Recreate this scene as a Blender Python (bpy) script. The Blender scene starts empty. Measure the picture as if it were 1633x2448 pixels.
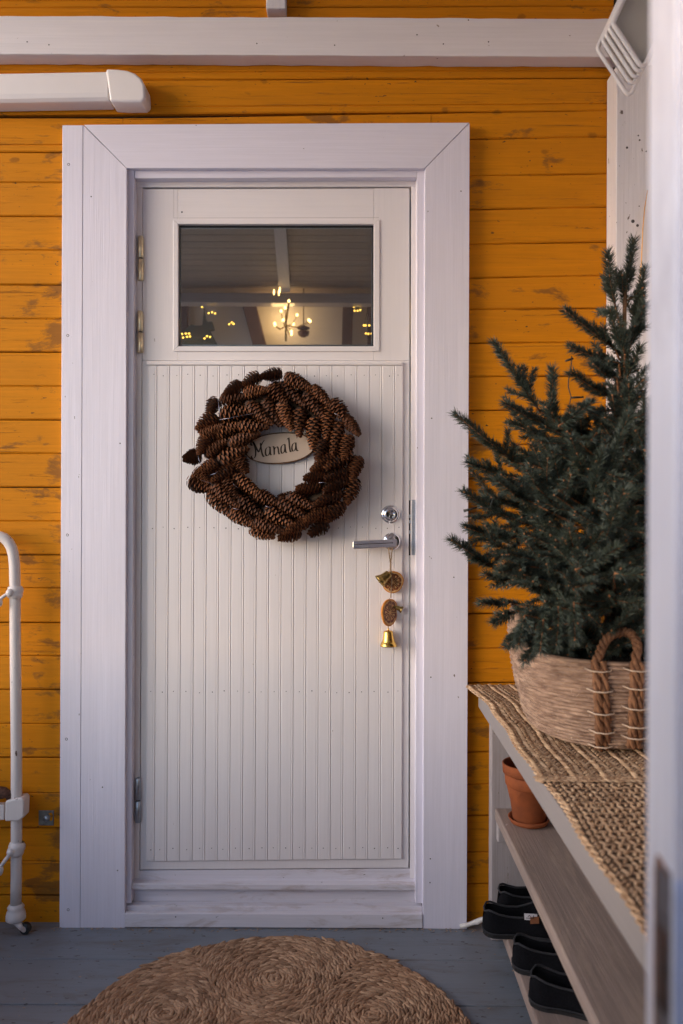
import bpy, math, random
from mathutils import Vector, Matrix
random.seed(7)
R = random.random
def U(a, b): return a + (b - a) * random.random()

# ------------------------------------------------------------------ camera
sc = bpy.context.scene
CAMY, EYE, F, CX, CY = -2.4, 1.266, 1908.0, 835.0, 1200.0     # photograph: 1633 x 2448, principal point and focal length in its pixels
ROLL = 0.0034
cam_d = bpy.data.cameras.new('camera'); cam = bpy.data.objects.new('camera', cam_d)
sc.collection.objects.link(cam); sc.camera = cam
cam_d.sensor_width = 36; cam_d.sensor_fit = 'AUTO'; cam_d.lens = F * 36 / 2448
cam_d.shift_x = -(CX - 816.5) / 2448; cam_d.shift_y = -(1224 - CY) / 2448
cam_d.clip_start = 0.05; cam_d.clip_end = 500
cr, sr = math.cos(ROLL), math.sin(ROLL)
cam.matrix_world = Matrix(((cr, -sr, 0, 0), (0, 0, -1, CAMY), (sr, cr, 0, EYE), (0, 0, 0, 1)))
cam_d.dof.use_dof = True; cam_d.dof.focus_distance = 2.38; cam_d.dof.aperture_fstop = 3.0

# ------------------------------------------------------------------ light
w = bpy.data.worlds.new('World'); sc.world = w; w.use_nodes = True
nt = w.node_tree; bg = nt.nodes['Background']
sky = nt.nodes.new('ShaderNodeTexSky'); sky.sky_type = 'NISHITA'; sky.sun_disc = False
SUN_EL, SUN_ROT = math.radians(13), math.radians(244)
sky.sun_elevation = SUN_EL; sky.sun_rotation = SUN_ROT
sky.air_density = 1.0; sky.dust_density = 0.8; sky.ozone_density = 2.2
nt.links.new(sky.outputs[0], bg.inputs[0]); bg.inputs[1].default_value = 0.15
sun_d = bpy.data.lights.new('sun', 'SUN'); sun_d.energy = 1.1; sun_d.angle = math.radians(42); sun_d.color = (1, 0.91, 0.91)
sun = bpy.data.objects.new('sun', sun_d); sc.collection.objects.link(sun)
sd = Vector((math.sin(SUN_ROT) * math.cos(SUN_EL), math.cos(SUN_ROT) * math.cos(SUN_EL), math.sin(SUN_EL)))
sun.rotation_euler = sd.to_track_quat('Z', 'Y').to_euler(); sun.location = sd * 20
vs = sc.view_settings; vs.view_transform = 'Standard'; vs.look = 'None'; vs.gamma = 1; vs.use_curve_mapping = False
vs.exposure = 1.08

# ------------------------------------------------------------------ helpers
def PT(px, py, Y=0.0):
    """point of the photograph lying on the depth plane Y"""
    dx, dy = px - CX, CY - py
    x = dx * cr - dy * sr; z = dx * sr + dy * cr
    d = (Y - CAMY) / F
    return Vector((x * d, Y, EYE + z * d))
def XZ(px, py, Y=0.0):
    p = PT(px, py, Y); return (p.x, p.z)

def srgb(r, g, b):
    f = lambda c: (c / 255 / 12.92) if c / 255 <= 0.04045 else ((c / 255 + 0.055) / 1.055) ** 2.4
    return (f(r), f(g), f(b))

class MB:
    def __init__(s): s.v = []; s.f = []; s.sm = []
    def add(s, vs_, fs, smooth=False):
        o = len(s.v); s.v += [tuple(v) for v in vs_]
        for f in fs: s.f.append(tuple(i + o for i in f)); s.sm.append(smooth)
        return s
    def box(s, x0, x1, y0, y1, z0, z1):
        return s.add([(x0,y0,z0),(x1,y0,z0),(x1,y1,z0),(x0,y1,z0),(x0,y0,z1),(x1,y0,z1),(x1,y1,z1),(x0,y1,z1)],
                     [(0,3,2,1),(4,5,6,7),(0,1,5,4),(1,2,6,5),(2,3,7,6),(3,0,4,7)])
    def prism(s, pts, y0, y1):
        """outline in XZ (any winding) between the depths y0 (front) and y1"""
        n = len(pts)
        a = sum(pts[i][0]*pts[(i+1)%n][1]-pts[(i+1)%n][0]*pts[i][1] for i in range(n))
        if a < 0: pts = pts[::-1]
        v = [(p[0], y0, p[1]) for p in pts] + [(p[0], y1, p[1]) for p in pts]
        f = [tuple(range(n)), tuple(range(2*n-1, n-1, -1))]
        for i in range(n):
            j = (i+1) % n; f.append((i, i+n, j+n, j))
        return s.add(v, f)
    def tube(s, pts, rad, n=8, smooth=True, caps=True):
        pts = [Vector(p) for p in pts]; m = len(pts)
        if not hasattr(rad, '__len__'): rad = [rad]*m
        v = []; up = None
        for i, p in enumerate(pts):
            t = (pts[min(i+1, m-1)] - pts[max(i-1, 0)])
            if t.length < 1e-9: t = Vector((0,0,1))
            t.normalize()
            if up is None:
                up = Vector((0,0,1)) if abs(t.z) < 0.9 else Vector((0,1,0))
            a = t.cross(up)
            if a.length < 1e-6: a = t.cross(Vector((1,0,0)))
            a.normalize(); b = a.cross(t).normalized(); up = b
            for k in range(n):
                q = 2*math.pi*k/n
                v.append(p + (a*math.cos(q) + b*math.sin(q))*rad[i])
        f = []
        for i in range(m-1):
            for k in range(n):
                k2 = (k+1) % n
                f.append((i*n+k, i*n+k2, (i+1)*n+k2, (i+1)*n+k))
        if caps: f += [tuple(range(n))[::-1], tuple(range((m-1)*n, m*n))]
        return s.add(v, f, smooth)
    def lathe(s, prof, c=(0,0,0), axis=(0,0,1), n=24, smooth=True):
        """prof: (radius, height) along axis from c"""
        ax = Vector(axis).normalized(); c = Vector(c)
        a = ax.orthogonal().normalized(); b = ax.cross(a)
        v = []; m = len(prof)
        for r_, h in prof:
            r_ = max(r_, 1e-5)
            for k in range(n):
                q = 2*math.pi*k/n; v.append(c + ax*h + (a*math.cos(q)+b*math.sin(q))*r_)
        f = []
        for i in range(m-1):
            for k in range(n):
                k2 = (k+1) % n; f.append((i*n+k, i*n+k2, (i+1)*n+k2, (i+1)*n+k))
        return s.add(v, f, smooth)
    def ball(s, c, r_, n=10, m=6, sq=(1,1,1)):
        c = Vector(c); v = []; f = []
        for i in range(m+1):
            t = math.pi*i/m
            for k in range(n):
                q = 2*math.pi*k/n
                v.append(c + Vector((math.sin(t)*math.cos(q)*r_*sq[0], math.sin(t)*math.sin(q)*r_*sq[1], math.cos(t)*r_*sq[2])))
        for i in range(m):
            for k in range(n):
                k2 = (k+1) % n; f.append((i*n+k, (i+1)*n+k, (i+1)*n+k2, i*n+k2))
        return s.add(v, f, True)
    def build(s, name, mat, parent=None, bevel=0, seg=2, loc=None):
        me = bpy.data.meshes.new(name)
        me.from_pydata(s.v, [], s.f); me.materials.append(mat)
        me.polygons.foreach_set('use_smooth', s.sm); me.update()
        o = bpy.data.objects.new(name, me); sc.collection.objects.link(o)
        if parent is not None:
            o.parent = parent
            if parent.type == 'EMPTY': o.matrix_parent_inverse = Matrix.Translation(-parent.location)
        if loc is not None: o.location = loc
        if bevel:
            b = o.modifiers.new('bevel', 'BEVEL'); b.width = bevel; b.segments = seg; b.limit_method = 'ANGLE'; b.angle_limit = math.radians(35)
        return o
def thing(name, label, cat, loc=(0,0,0), group=None):
    o = bpy.data.objects.new(name, None); sc.collection.objects.link(o); o.location = loc
    o.empty_display_size = 0.1
    return tag(o, label, cat, group)
def tag(o, label=None, cat=None, group=None, kind=None):
    if label: o['label'] = label
    if cat: o['category'] = cat
    if group: o['group'] = group
    if kind: o['kind'] = kind
    return o

# ------------------------------------------------------------------ materials
def mat_new(name):
    m = bpy.data.materials.new(name); m.use_nodes = True
    return m, m.node_tree, m.node_tree.nodes['Principled BSDF']
def N(t, kind, **kw):
    n = t.nodes.new(kind)
    for k, v in kw.items(): setattr(n, k, v)
    return n
def noise_at(t, scale3, sc_=1.0, detail=6, rough=0.6, dist=0.0, coord='pos'):
    if coord == 'pos': src = N(t, 'ShaderNodeNewGeometry').outputs['Position']
    else: src = N(t, 'ShaderNodeTexCoord').outputs['Object']
    mp = N(t, 'ShaderNodeMapping'); mp.inputs['Scale'].default_value = scale3
    t.links.new(src, mp.inputs['Vector'])
    n = N(t, 'ShaderNodeTexNoise'); n.inputs['Scale'].default_value = sc_; n.inputs['Detail'].default_value = detail
    n.inputs['Roughness'].default_value = rough; n.inputs['Distortion'].default_value = dist
    t.links.new(mp.outputs[0], n.inputs['Vector'])
    return n.outputs['Fac']
def ramp(t, fac, a, b, lo=0.0, hi=1.0):
    r_ = N(t, 'ShaderNodeMapRange'); r_.inputs['From Min'].default_value = a; r_.inputs['From Max'].default_value = b
    r_.inputs['To Min'].default_value = lo; r_.inputs['To Max'].default_value = hi
    t.links.new(fac, r_.inputs['Value']); return r_.outputs[0]
def mix(t, fac, a, b):
    m = N(t, 'ShaderNodeMix', data_type='RGBA')
    if isinstance(fac, (int, float)): m.inputs['Factor'].default_value = fac
    else: t.links.new(fac, m.inputs['Factor'])
    for k, c in ((6, a), (7, b)):
        if isinstance(c, tuple): m.inputs[k].default_value = (*c, 1)
        else: t.links.new(c, m.inputs[k])
    return m.outputs[2]
def mul(t, a, b):
    m = N(t, 'ShaderNodeMath', operation='MULTIPLY'); m.use_clamp = True
    for k, c in enumerate((a, b)):
        if isinstance(c, (int, float)): m.inputs[k].default_value = c
        else: t.links.new(c, m.inputs[k])
    return m.outputs[0]
def bump(t, b, h, strength=0.3, dist=0.002):
    n = N(t, 'ShaderNodeBump'); n.inputs['Strength'].default_value = strength; n.inputs['Distance'].default_value = dist
    t.links.new(h, n.inputs['Height']); t.links.new(n.outputs[0], b.inputs['Normal'])
def dim(c, k): return tuple(min(1, x*k) for x in c)

def painted_wood(name, base, grain='X', rough=0.5, gstr=0.35, var=0.08, chip=(0.12,0.09,0.07), chip_t=0.70, dirt=None, dirt_t=0.62, fine=1.0):
    m, t, b = mat_new(name)
    g = {'X': (3, 160, 160), 'Y': (160, 3, 160), 'Z': (160, 160, 3)}[grain]
    gr = noise_at(t, tuple(x*fine for x in g), 1, 5, 0.65, 0.4)
    big = noise_at(t, {'X': (1.5, 9, 9), 'Y': (9, 1.5, 9), 'Z': (9, 9, 1.5)}[grain], 1, 4)
    col = mix(t, ramp(t, gr, 0.3, 0.7), dim(base, 1-var), dim(base, 1+var*0.5))
    col = mix(t, ramp(t, big, 0.35, 0.7, 0, 0.55), col, dim(base, 1-var*1.6))
    if dirt:
        dn = noise_at(t, {'X': (5, 22, 22), 'Y': (22, 5, 22), 'Z': (22, 22, 5)}[grain], 1, 8, 0.7, 0.6)
        col = mix(t, ramp(t, dn, dirt_t, dirt_t+0.16, 0, 0.6), col, dirt)
    if chip_t < 1:
        cn = noise_at(t, {'X': (34, 75, 75), 'Y': (75, 34, 75), 'Z': (75, 75, 34)}[grain], 1, 3, 0.55)
        col = mix(t, ramp(t, cn, chip_t, chip_t+0.03), col, chip)
    t.links.new(col, b.inputs['Base Color']); b.inputs['Roughness'].default_value = rough
    bump(t, b, gr, gstr, 0.0012)
    return m

CAS = (0.76, 0.725, 0.82)
m_casing_v = painted_wood('white_paint_vertical', CAS, 'Z', 0.45, 0.6, 0.075, chip_t=0.745)
m_casing_h = painted_wood('white_paint_horizontal', CAS, 'X', 0.45, 0.6, 0.075, chip_t=0.745)
m_sill = painted_wood('scuffed_white_paint', (0.72, 0.68, 0.73), 'X', 0.5, 0.4, 0.10, chip=(0.10,0.07,0.05), chip_t=0.73, dirt=(0.36,0.26,0.20), dirt_t=0.51)
m_beam = painted_wood('rough_white_beam', (0.78, 0.735, 0.755), 'X', 0.55, 0.8, 0.07, chip=(0.25,0.17,0.13), chip_t=0.735)
m_post = painted_wood('rough_white_post', (0.72, 0.69, 0.72), 'Z', 0.6, 0.9, 0.10, chip=(0.12,0.09,0.08), chip_t=0.70)
m_door = painted_wood('cream_door_paint', (0.79, 0.74, 0.742), 'Z', 0.38, 0.25, 0.04, chip=(0.45,0.38,0.34), chip_t=0.765)
m_doorh = painted_wood('cream_door_paint_rail', (0.79, 0.74, 0.742), 'X', 0.38, 0.25, 0.04, chip_t=1)
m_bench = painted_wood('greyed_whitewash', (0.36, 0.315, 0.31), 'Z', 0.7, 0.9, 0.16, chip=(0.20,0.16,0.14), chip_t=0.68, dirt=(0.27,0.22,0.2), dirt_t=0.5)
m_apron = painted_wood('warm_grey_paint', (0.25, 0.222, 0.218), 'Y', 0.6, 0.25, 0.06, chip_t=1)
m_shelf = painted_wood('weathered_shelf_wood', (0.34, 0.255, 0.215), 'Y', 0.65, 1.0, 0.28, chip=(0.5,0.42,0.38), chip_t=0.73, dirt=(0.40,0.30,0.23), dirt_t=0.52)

def m_wall():
    m, t, b = mat_new('ochre_paint_on_boards')
    base = (0.63, 0.225, 0.006)
    gr = noise_at(t, (4, 120, 120), 1, 7, 0.7, 0.8)
    big = noise_at(t, (1.3, 6, 9.6), 1, 5, 0.6, 0.5)
    col = mix(t, ramp(t, gr, 0.28, 0.72), dim(base, 0.80), dim(base, 1.08))
    col = mix(t, ramp(t, big, 0.42, 0.72, 0, 0.7), col, (0.50, 0.18, 0.008))
    # knots: rings round scattered centres
    geo = N(t, 'ShaderNodeNewGeometry').outputs['Position']
    mp = N(t, 'ShaderNodeMapping'); mp.inputs['Scale'].default_value = (5.5, 0.01, 9.6); t.links.new(geo, mp.inputs['Vector'])
    vo = N(t, 'ShaderNodeTexVoronoi'); vo.inputs['Scale'].default_value = 1; t.links.new(mp.outputs[0], vo.inputs['Vector'])
    wob = noise_at(t, (40, 1, 60), 1, 4)
    dd = N(t, 'ShaderNodeMath', operation='MULTIPLY_ADD'); t.links.new(wob, dd.inputs[0]); dd.inputs[1].default_value = 0.16; t.links.new(vo.outputs['Distance'], dd.inputs[2])
    knot = ramp(t, dd.outputs[0], 0.135, 0.175, 1, 0)
    col = mix(t, mul(t, knot, 0.55), col, (0.20, 0.075, 0.012))
    # long thin cracks and streaks in the grain
    st = noise_at(t, (2.2, 10, 85), 1, 6, 0.75, 1.2)
    col = mix(t, ramp(t, st, 0.615, 0.66, 0, 0.75), col, (0.22, 0.085, 0.014))
    # worn patches (bare brown wood showing) with ragged edges
    pa = noise_at(t, (6, 1, 15), 1, 9, 0.68, 0.3)
    sx = N(t, 'ShaderNodeSeparateXYZ'); t.links.new(geo, sx.inputs[0])
    nearL = ramp(t, sx.outputs['X'], -1.02, -0.87, 0, 0.105)
    nearR = ramp(t, sx.outputs['X'], 0.37, 0.44, 0.05, 0.0)
    isR = ramp(t, sx.outputs['X'], 0.0, 0.1, 0, 1)
    side = ramp(t, sx.outputs['X'], -0.2, -0.1, 1, 0)
    low = ramp(t, sx.outputs['Z'], 2.25, 2.35, 1, 0)
    a1 = mul(t, nearL, side); a2 = mul(t, nearR, isR)
    ad = N(t, 'ShaderNodeMath', operation='ADD'); t.links.new(a1, ad.inputs[0]); t.links.new(a2, ad.inputs[1])
    ad1 = mul(t, ad.outputs[0], low)
    ad2 = N(t, 'ShaderNodeMath', operation='ADD'); t.links.new(ad1, ad2.inputs[0]); t.links.new(pa, ad2.inputs[1])
    col = mix(t, ramp(t, ad2.outputs[0], 0.60, 0.67, 0, 0.72), col, (0.17, 0.075, 0.022))
    # small dark and grey chips
    cn = noise_at(t, (55, 1, 110), 1, 3, 0.5)
    cl = noise_at(t, (4, 1, 8), 1, 3, 0.5)
    col = mix(t, mul(t, ramp(t, cn, 0.675, 0.70), ramp(t, cl, 0.45, 0.58)), col, (0.07, 0.04, 0.02))
    t.links.new(col, b.inputs['Base Color']); b.inputs['Roughness'].default_value = 0.6; b.inputs['Specular IOR Level'].default_value = 0.12
    hh = N(t, 'ShaderNodeMath', operation='SUBTRACT'); t.links.new(gr, hh.inputs[0]); t.links.new(ramp(t, st, 0.6, 0.66, 0, 1.5), hh.inputs[1])
    bump(t, b, hh.outputs[0], 0.6, 0.0015)
    return m
m_ochre = m_wall()
m_floor = painted_wood('grey_blue_floor_paint', (0.185, 0.205, 0.235), 'X', 0.42, 0.5, 0.10, chip=(0.05,0.045,0.045), chip_t=0.655, dirt=(0.13,0.11,0.10), dirt_t=0.50)

def simple(name, c, rough=0.5, metal=0, var=0.0, sc_=60, bstr=0, coat=0):
    m, t, b = mat_new(name)
    b.inputs['Roughness'].default_value = rough; b.inputs['Metallic'].default_value = metal
    if coat: b.inputs['Coat Weight'].default_value = coat
    n = noise_at(t, (1,1,1), sc_, 5)
    col = mix(t, ramp(t, n, 0.3, 0.7), dim(c, 1-var), dim(c, 1+var))
    t.links.new(col, b.inputs['Base Color'])
    if bstr: bump(t, b, n, bstr, 0.002)
    return m
m_dark = simple('dark_gap', (0.03, 0.022, 0.018), 0.9, 0, 0.2)
m_chrome = simple('chrome', (0.78, 0.78, 0.80), 0.07, 1, 0.02)
m_zinc = simple('zinc', (0.42, 0.47, 0.53), 0.38, 1, 0.12, 120)
m_zinc2 = simple('yellow_zinc', (0.72, 0.62, 0.42), 0.3, 1, 0.18, 90)
m_brass = simple('brass', (0.75, 0.46, 0.11), 0.22, 1, 0.12, 150)
m_brass_d = simple('tarnished_brass', (0.36, 0.25, 0.09), 0.32, 1, 0.25, 150)
m_nail = simple('nail_steel', (0.09, 0.08, 0.08), 0.55, 0.4, 0.3)
m_plastic = simple('white_plastic', (0.80, 0.755, 0.745), 0.32, 0, 0.02, 8)
m_twine = simple('jute_twine', (0.36, 0.24, 0.14), 0.9, 0, 0.3, 400)
m_black = simple('black_plastic', (0.012, 0.012, 0.013), 0.5, 0, 0.2)
m_soil = simple('dark_soil', (0.02, 0.014, 0.01), 0.95, 0, 0.5, 90, 0.8)
m_felt = simple('black_felt', (0.006, 0.006, 0.0075), 0.95, 0, 0.5, 350, 0.6)
for _m in (m_felt,): _m.node_tree.nodes['Principled BSDF'].inputs['Specular IOR Level'].default_value = 0.1
m_pipe = simple('grey_black_piping', (0.019, 0.019, 0.022), 0.8, 0, 0.3, 350)
m_feltin = simple('black_lining', (0.006, 0.006, 0.007), 1.0, 0, 0.3, 350, 0.5)
m_leather = simple('tan_leather', (0.23, 0.085, 0.035), 0.55, 0, 0.15, 200, 0.2)
m_tagw = simple('white_cotton_tag', (0.62, 0.58, 0.6), 0.8, 0, 0.04, 200)
m_ink = simple('dark_ink', (0.03, 0.02, 0.015), 0.7, 0, 0.3)
m_bounce_ground = simple("pale_bounce_ground", (0.80, 0.80, 0.82), 0.8, 0, 0.05, 2, 0.3)
m_bark = simple('spruce_bark', (0.16, 0.085, 0.045), 0.85, 0, 0.35, 250, 0.6)
m_twig = simple('spruce_twig', (0.30, 0.125, 0.05), 0.75, 0, 0.3, 300, 0.3)
m_cablew = simple('grubby_white_cable', (0.60, 0.56, 0.52), 0.5, 0, 0.15, 60)
m_wire = simple('thin_steel_wire', (0.42, 0.42, 0.52), 0.35, 1, 0.1)
m_copper = simple('copper_wire', (0.85, 0.48, 0.18), 0.3, 1, 0.1)

def m_terracotta():
    m, t, b = mat_new('terracotta')
    n = noise_at(t, (14,14,14), 1, 6); n2 = noise_at(t, (120,120,120), 1, 3)
    col = mix(t, ramp(t, n, 0.35, 0.65), (0.31, 0.085, 0.028), (0.20, 0.058, 0.024))
    col = mix(t, ramp(t, n2, 0.66, 0.72, 0, 0.6), col, (0.16, 0.06, 0.03))
    t.links.new(col, b.inputs['Base Color']); b.inputs['Roughness'].default_value = 0.85; b.inputs['Specular IOR Level'].default_value = 0.15; bump(t, b, n2, 0.2, 0.001); return m
m_terra = m_terracotta()
def m_needles():
    m, t, b = mat_new('blue_green_needles')
    n = noise_at(t, (9,9,9), 1, 4); n2 = noise_at(t, (350,350,350), 1, 2)
    col = mix(t, ramp(t, n, 0.35, 0.65), (0.032, 0.046, 0.026), (0.042, 0.058, 0.045))
    col = mix(t, ramp(t, n2, 0.4, 0.7), col, (0.085, 0.105, 0.085))
    t.links.new(col, b.inputs['Base Color']); b.inputs['Roughness'].default_value = 0.55; return m
m_needle = m_needles()
def m_strands(name, a, b_, c, s=(220,220,220), island=False):
    m, t, b = mat_new(name)
    n = noise_at(t, s, 1, 3); n2 = noise_at(t, (9,9,9), 1, 3); n3 = noise_at(t, tuple(k*3 for k in s), 1, 3)
    col = mix(t, ramp(t, n, 0.32, 0.68), a, b_)
    if island:
        isl = N(t, 'ShaderNodeNewGeometry').outputs['Random Per Island']
        col = mix(t, isl, dim(a, 0.9), dim(b_, 1.05)); col = mix(t, ramp(t, n, 0.35, 0.65, 0, 0.45), col, a)
    col = mix(t, ramp(t, n2, 0.4, 0.65, 0, 0.5), col, c)
    t.links.new(col, b.inputs['Base Color']); b.inputs['Roughness'].default_value = 0.78
    bump(t, b, n3, 0.5, 0.001); return m
m_rug = m_strands('braided_water_hyacinth', (0.19, 0.095, 0.047), (0.54, 0.34, 0.205), (0.34, 0.18, 0.095), (110,110,110), True)
m_mat = m_strands('crocheted_seagrass', (0.30, 0.17, 0.09), (0.66, 0.46, 0.29), (0.52, 0.33, 0.19), (110,110,110), True)
m_basket = m_strands('coiled_grass_rope', (0.14, 0.078, 0.052), (0.44, 0.30, 0.215), (0.23, 0.135, 0.09), (26,26,120))
m_handle = m_strands('brown_fibre_rope', (0.105, 0.042, 0.018), (0.27, 0.125, 0.058), (0.145, 0.065, 0.03), (120,120,60))
m_cord = simple('pale_cord', (0.50, 0.38, 0.29), 0.85, 0, 0.15, 300)
m_matbase = simple('seagrass_backing', (0.11, 0.066, 0.04), 0.95, 0, 0.3, 200)
def m_cone_():
    m, t, b = mat_new('cone_scale')
    oi = N(t, 'ShaderNodeObjectInfo').outputs['Random']
    n = noise_at(t, (130,130,130), 1, 3)
    c1 = mix(t, oi, (0.10, 0.030, 0.010), (0.28, 0.10, 0.037))
    c2 = mix(t, oi, (0.05, 0.018, 0.008), (0.12, 0.043, 0.017))
    col = mix(t, ramp(t, n, 0.38, 0.62), c2, c1)
    t.links.new(col, b.inputs['Base Color']); b.inputs['Roughness'].default_value = 0.6; b.inputs['Specular IOR Level'].default_value = 0.2; return m
m_cone = m_cone_()
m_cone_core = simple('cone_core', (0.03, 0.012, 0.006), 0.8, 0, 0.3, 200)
m_ring = simple('straw_ring', (0.10, 0.06, 0.035), 0.9, 0, 0.5, 200, 0.8)

# ------------------------------------------------------------------ ground and floor
g = MB(); g.box(-60, 60, -60, 60, -0.62, -0.60)
tag(g.build('ground', m_bounce_ground), kind='structure')  # unseen ground made pale to bounce daylight up; snow cover invented
floor = bpy.data.objects.new('floor', None); sc.collection.objects.link(floor); tag(floor, kind='structure')
MB().box(-2.2, 0.95, -2.05, 0.3, -0.16, -0.03).build('subfloor', m_dark, floor)
ys = [0.29, 0.005, -0.193, -0.392, -0.592, -0.79, -0.99, -1.188, -1.39, -1.588, -1.79, -2.04]
for a, b_ in zip(ys, ys[1:]):
    MB().box(-2.19, 0.94, b_+0.0018, a-0.0018, -0.03, U(-0.0008, 0.0006)).build('floor_board', m_floor, floor, 0.0022)
# grit and paint flakes at the foot of the door
fl = MB()
for (py, Yd, spread) in ((2166, 0.006, 0.010), (2183, -0.014, 0.006)):
    zz = EYE-(py-CY)*(Yd-CAMY)/F
    for i in range(260):
        x = U(-0.66, 0.20); 
        if random.random() < 0.5: x = random.choice((-0.655+abs(random.gauss(0,0.05)), 0.195-abs(random.gauss(0,0.05))))
        s_ = U(0.0006, 0.0018); y = Yd-abs(random.gauss(0, spread*0.4)); fl.box(x, x+s_*U(0.8,3), y, y+s_, zz+0.0005, zz+0.0005+s_*0.5)
for i in range(320):
    x = U(-0.88, 0.42); y = -0.0345 - abs(random.gauss(0, 0.009)); s = U(0.0008, 0.003)
    fl.box(x, x+s*U(0.6, 2.5), y, y+s, 0.0008, 0.0008+s*0.5)
for i in range(260):
    x = U(-1.1, 0.5); y = U(-1.0, -0.03); s = U(0.0008, 0.0028); fl.box(x, x+s*U(0.6, 3), y, y+s*U(0.5,1.5), 0.0008, 0.0008+s*0.4)
tag(fl.build('floor_debris', simple('paint_flakes', (0.34,0.25,0.19), 0.9, 0, 0.6, 300)), 'crumbs of paint and grit lying along the foot of the door sill', 'debris', kind='stuff')

# ------------------------------------------------------------------ ochre board wall
wall = thing('board_wall', 'ochre painted horizontal board wall round the white door, worn and stained', 'wall', (0, 0, 0))
# wall core behind the boards (with the door opening)
dl, dr, dt = XZ(300, 1200, 0)[0], XZ(1018, 1200, 0)[0], XZ(600, 400, 0)[1]
core = MB()
core.box(-2.2, dl-0.01, 0.022, 0.14, -0.1, 3.05); core.box(dr+0.01, 0.95, 0.022, 0.14, -0.1, 3.05); core.box(dl-0.01, dr+0.01, 0.022, 0.14, dt+0.01, 3.05)
core.build('wall_core', m_dark, wall)
def board(xa, za0, za1, xb, zb0, zb1, groove=False):
    """horizontal board whose ends may sit at slightly different heights"""
    yo = U(-0.0012, 0.0012); g_ = 0.0009
    def prof(z0, z1):
        p = [(0.020, z0+g_), (yo+0.0035, z0+g_), (yo, z0+g_+0.0035)]
        if groove:
            zg = z0 + 0.021
            p += [(yo, zg-0.003), (yo+0.003, zg-0.001), (yo+0.003, zg+0.001), (yo, zg+0.003)]
        p += [(yo, z1-g_-0.0025), (yo+0.0025, z1-g_), (0.020, z1-g_)]
        return p
    n_ = 14; v = []; K = len(prof(0, 1))
    for i in range(n_+1):
        t_ = i/n_; wob = 0.0006*math.sin(xa*9 + t_*7 + za0*31) + U(-0.0003, 0.0003)
        for (y, z) in prof(za0+(zb0-za0)*t_, za1+(zb1-za1)*t_): v.append((xa+(xb-xa)*t_, y, z+wob))
    f = []
    for i in range(n_):
        for k in range(K):
            k2 = (k+1) % K; f.append((i*K+k, i*K+k2, (i+1)*K+k2, (i+1)*K+k)[::-1])
    f += [tuple(range(K)), tuple(range(n_*K, n_*K+K))[::-1]]
    MB().add(v, f).build('wall_board', m_ochre, wall)
XL = -2.15; XRR = 0.79
left = [283, 365, 437, 518, 599, 682, 763, 843, 924, 1005, 1085, 1166, 1247, 1328, 1407, 1490, 1569, 1650, 1732, 1813, 1897, 1981, 2061, 2142, 2232]
right = [264, 327, 416, 496, 579, 660, 738, 819, 899, 980, 1062, 1143, 1224, 1304, 1384, 1466, 1549, 1631, 1714, 1797, 1874, 1949, 2036, 2112, 2232]
xm = XZ(300, 1200)[0]; xr0 = XZ(1022, 1200)[0]
for a, b_ in zip(left, left[1:]):
    board(XL, XZ(0, b_)[1], XZ(0, a)[1], dl-0.012, XZ(140, b_-1)[1], XZ(140, a-1)[1], a in (283,))
for a, b_ in zip(right, right[1:]):
    s = 7 if a < 700 else 3
    sb = 7 if b_ < 700 else 3
    if b_ > 2200: sb = 0
    board(dr+0.012, XZ(1120, b_+sb)[1], XZ(1120, a+s)[1], XRR, XZ(1475, b_-1)[1], XZ(1475, a-1)[1])
xj = dl-0.012
full = [(-180,-190), (-100,-110), (-42,-52), (23,14), (110,100), (197,186), (283,264)]
for (a0, a1), (b0, b1) in zip(full, full[1:]):
    board(XL, XZ(-400, b0)[1], XZ(-400, a0)[1], XRR, XZ(1475, b1)[1], XZ(1475, a1)[1], True)
# piece above the door head between the lower left and right boards
board(xj+0.001, XZ(300, 365)[1], XZ(300, 282)[1], dr+0.011, XZ(1018, 334)[1], XZ(1018, 271)[1])
board(xj+0.001, XZ(300, 398)[1], XZ(300, 365)[1], dr+0.011, XZ(1018, 398)[1], XZ(1018, 334)[1])

# square washer plate bolted to the wall
wp = thing('wall_plate', 'square zinc washer plate with bolt, smeared with ochre paint, low on the left wall', 'metal plate', PT(111, 1955, 0))
a = XZ(93, 1937, -0.002); b_ = XZ(129, 1973, -0.002)
MB().box(a[0], b_[0], -0.0045, -0.0012, b_[1], a[1]).build('plate', simple('painted_over_zinc', (0.20,0.20,0.19), 0.5, 0.6, 0.4, 60), wp, 0.003, 3)
c = PT(111, 1956, -0.0045)
MB().lathe([(0.0085,0),(0.0085,0.003),(0.006,0.006),(0.0,0.0065)], c, (0,-1,0), 18).build('bolt', m_zinc, wp)
sm = MB(); q = PT(122, 1952, -0.0051)
sm.prism([(q.x-0.004,q.z-0.013),(q.x+0.0035,q.z-0.012),(q.x+0.006,q.z+0.004),(q.x+0.001,q.z+0.012),(q.x-0.008,q.z+0.009),(q.x-0.002,q.z+0.001)], -0.0052, -0.0046)
sm.build('paint_smear', m_ochre, wp)

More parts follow.
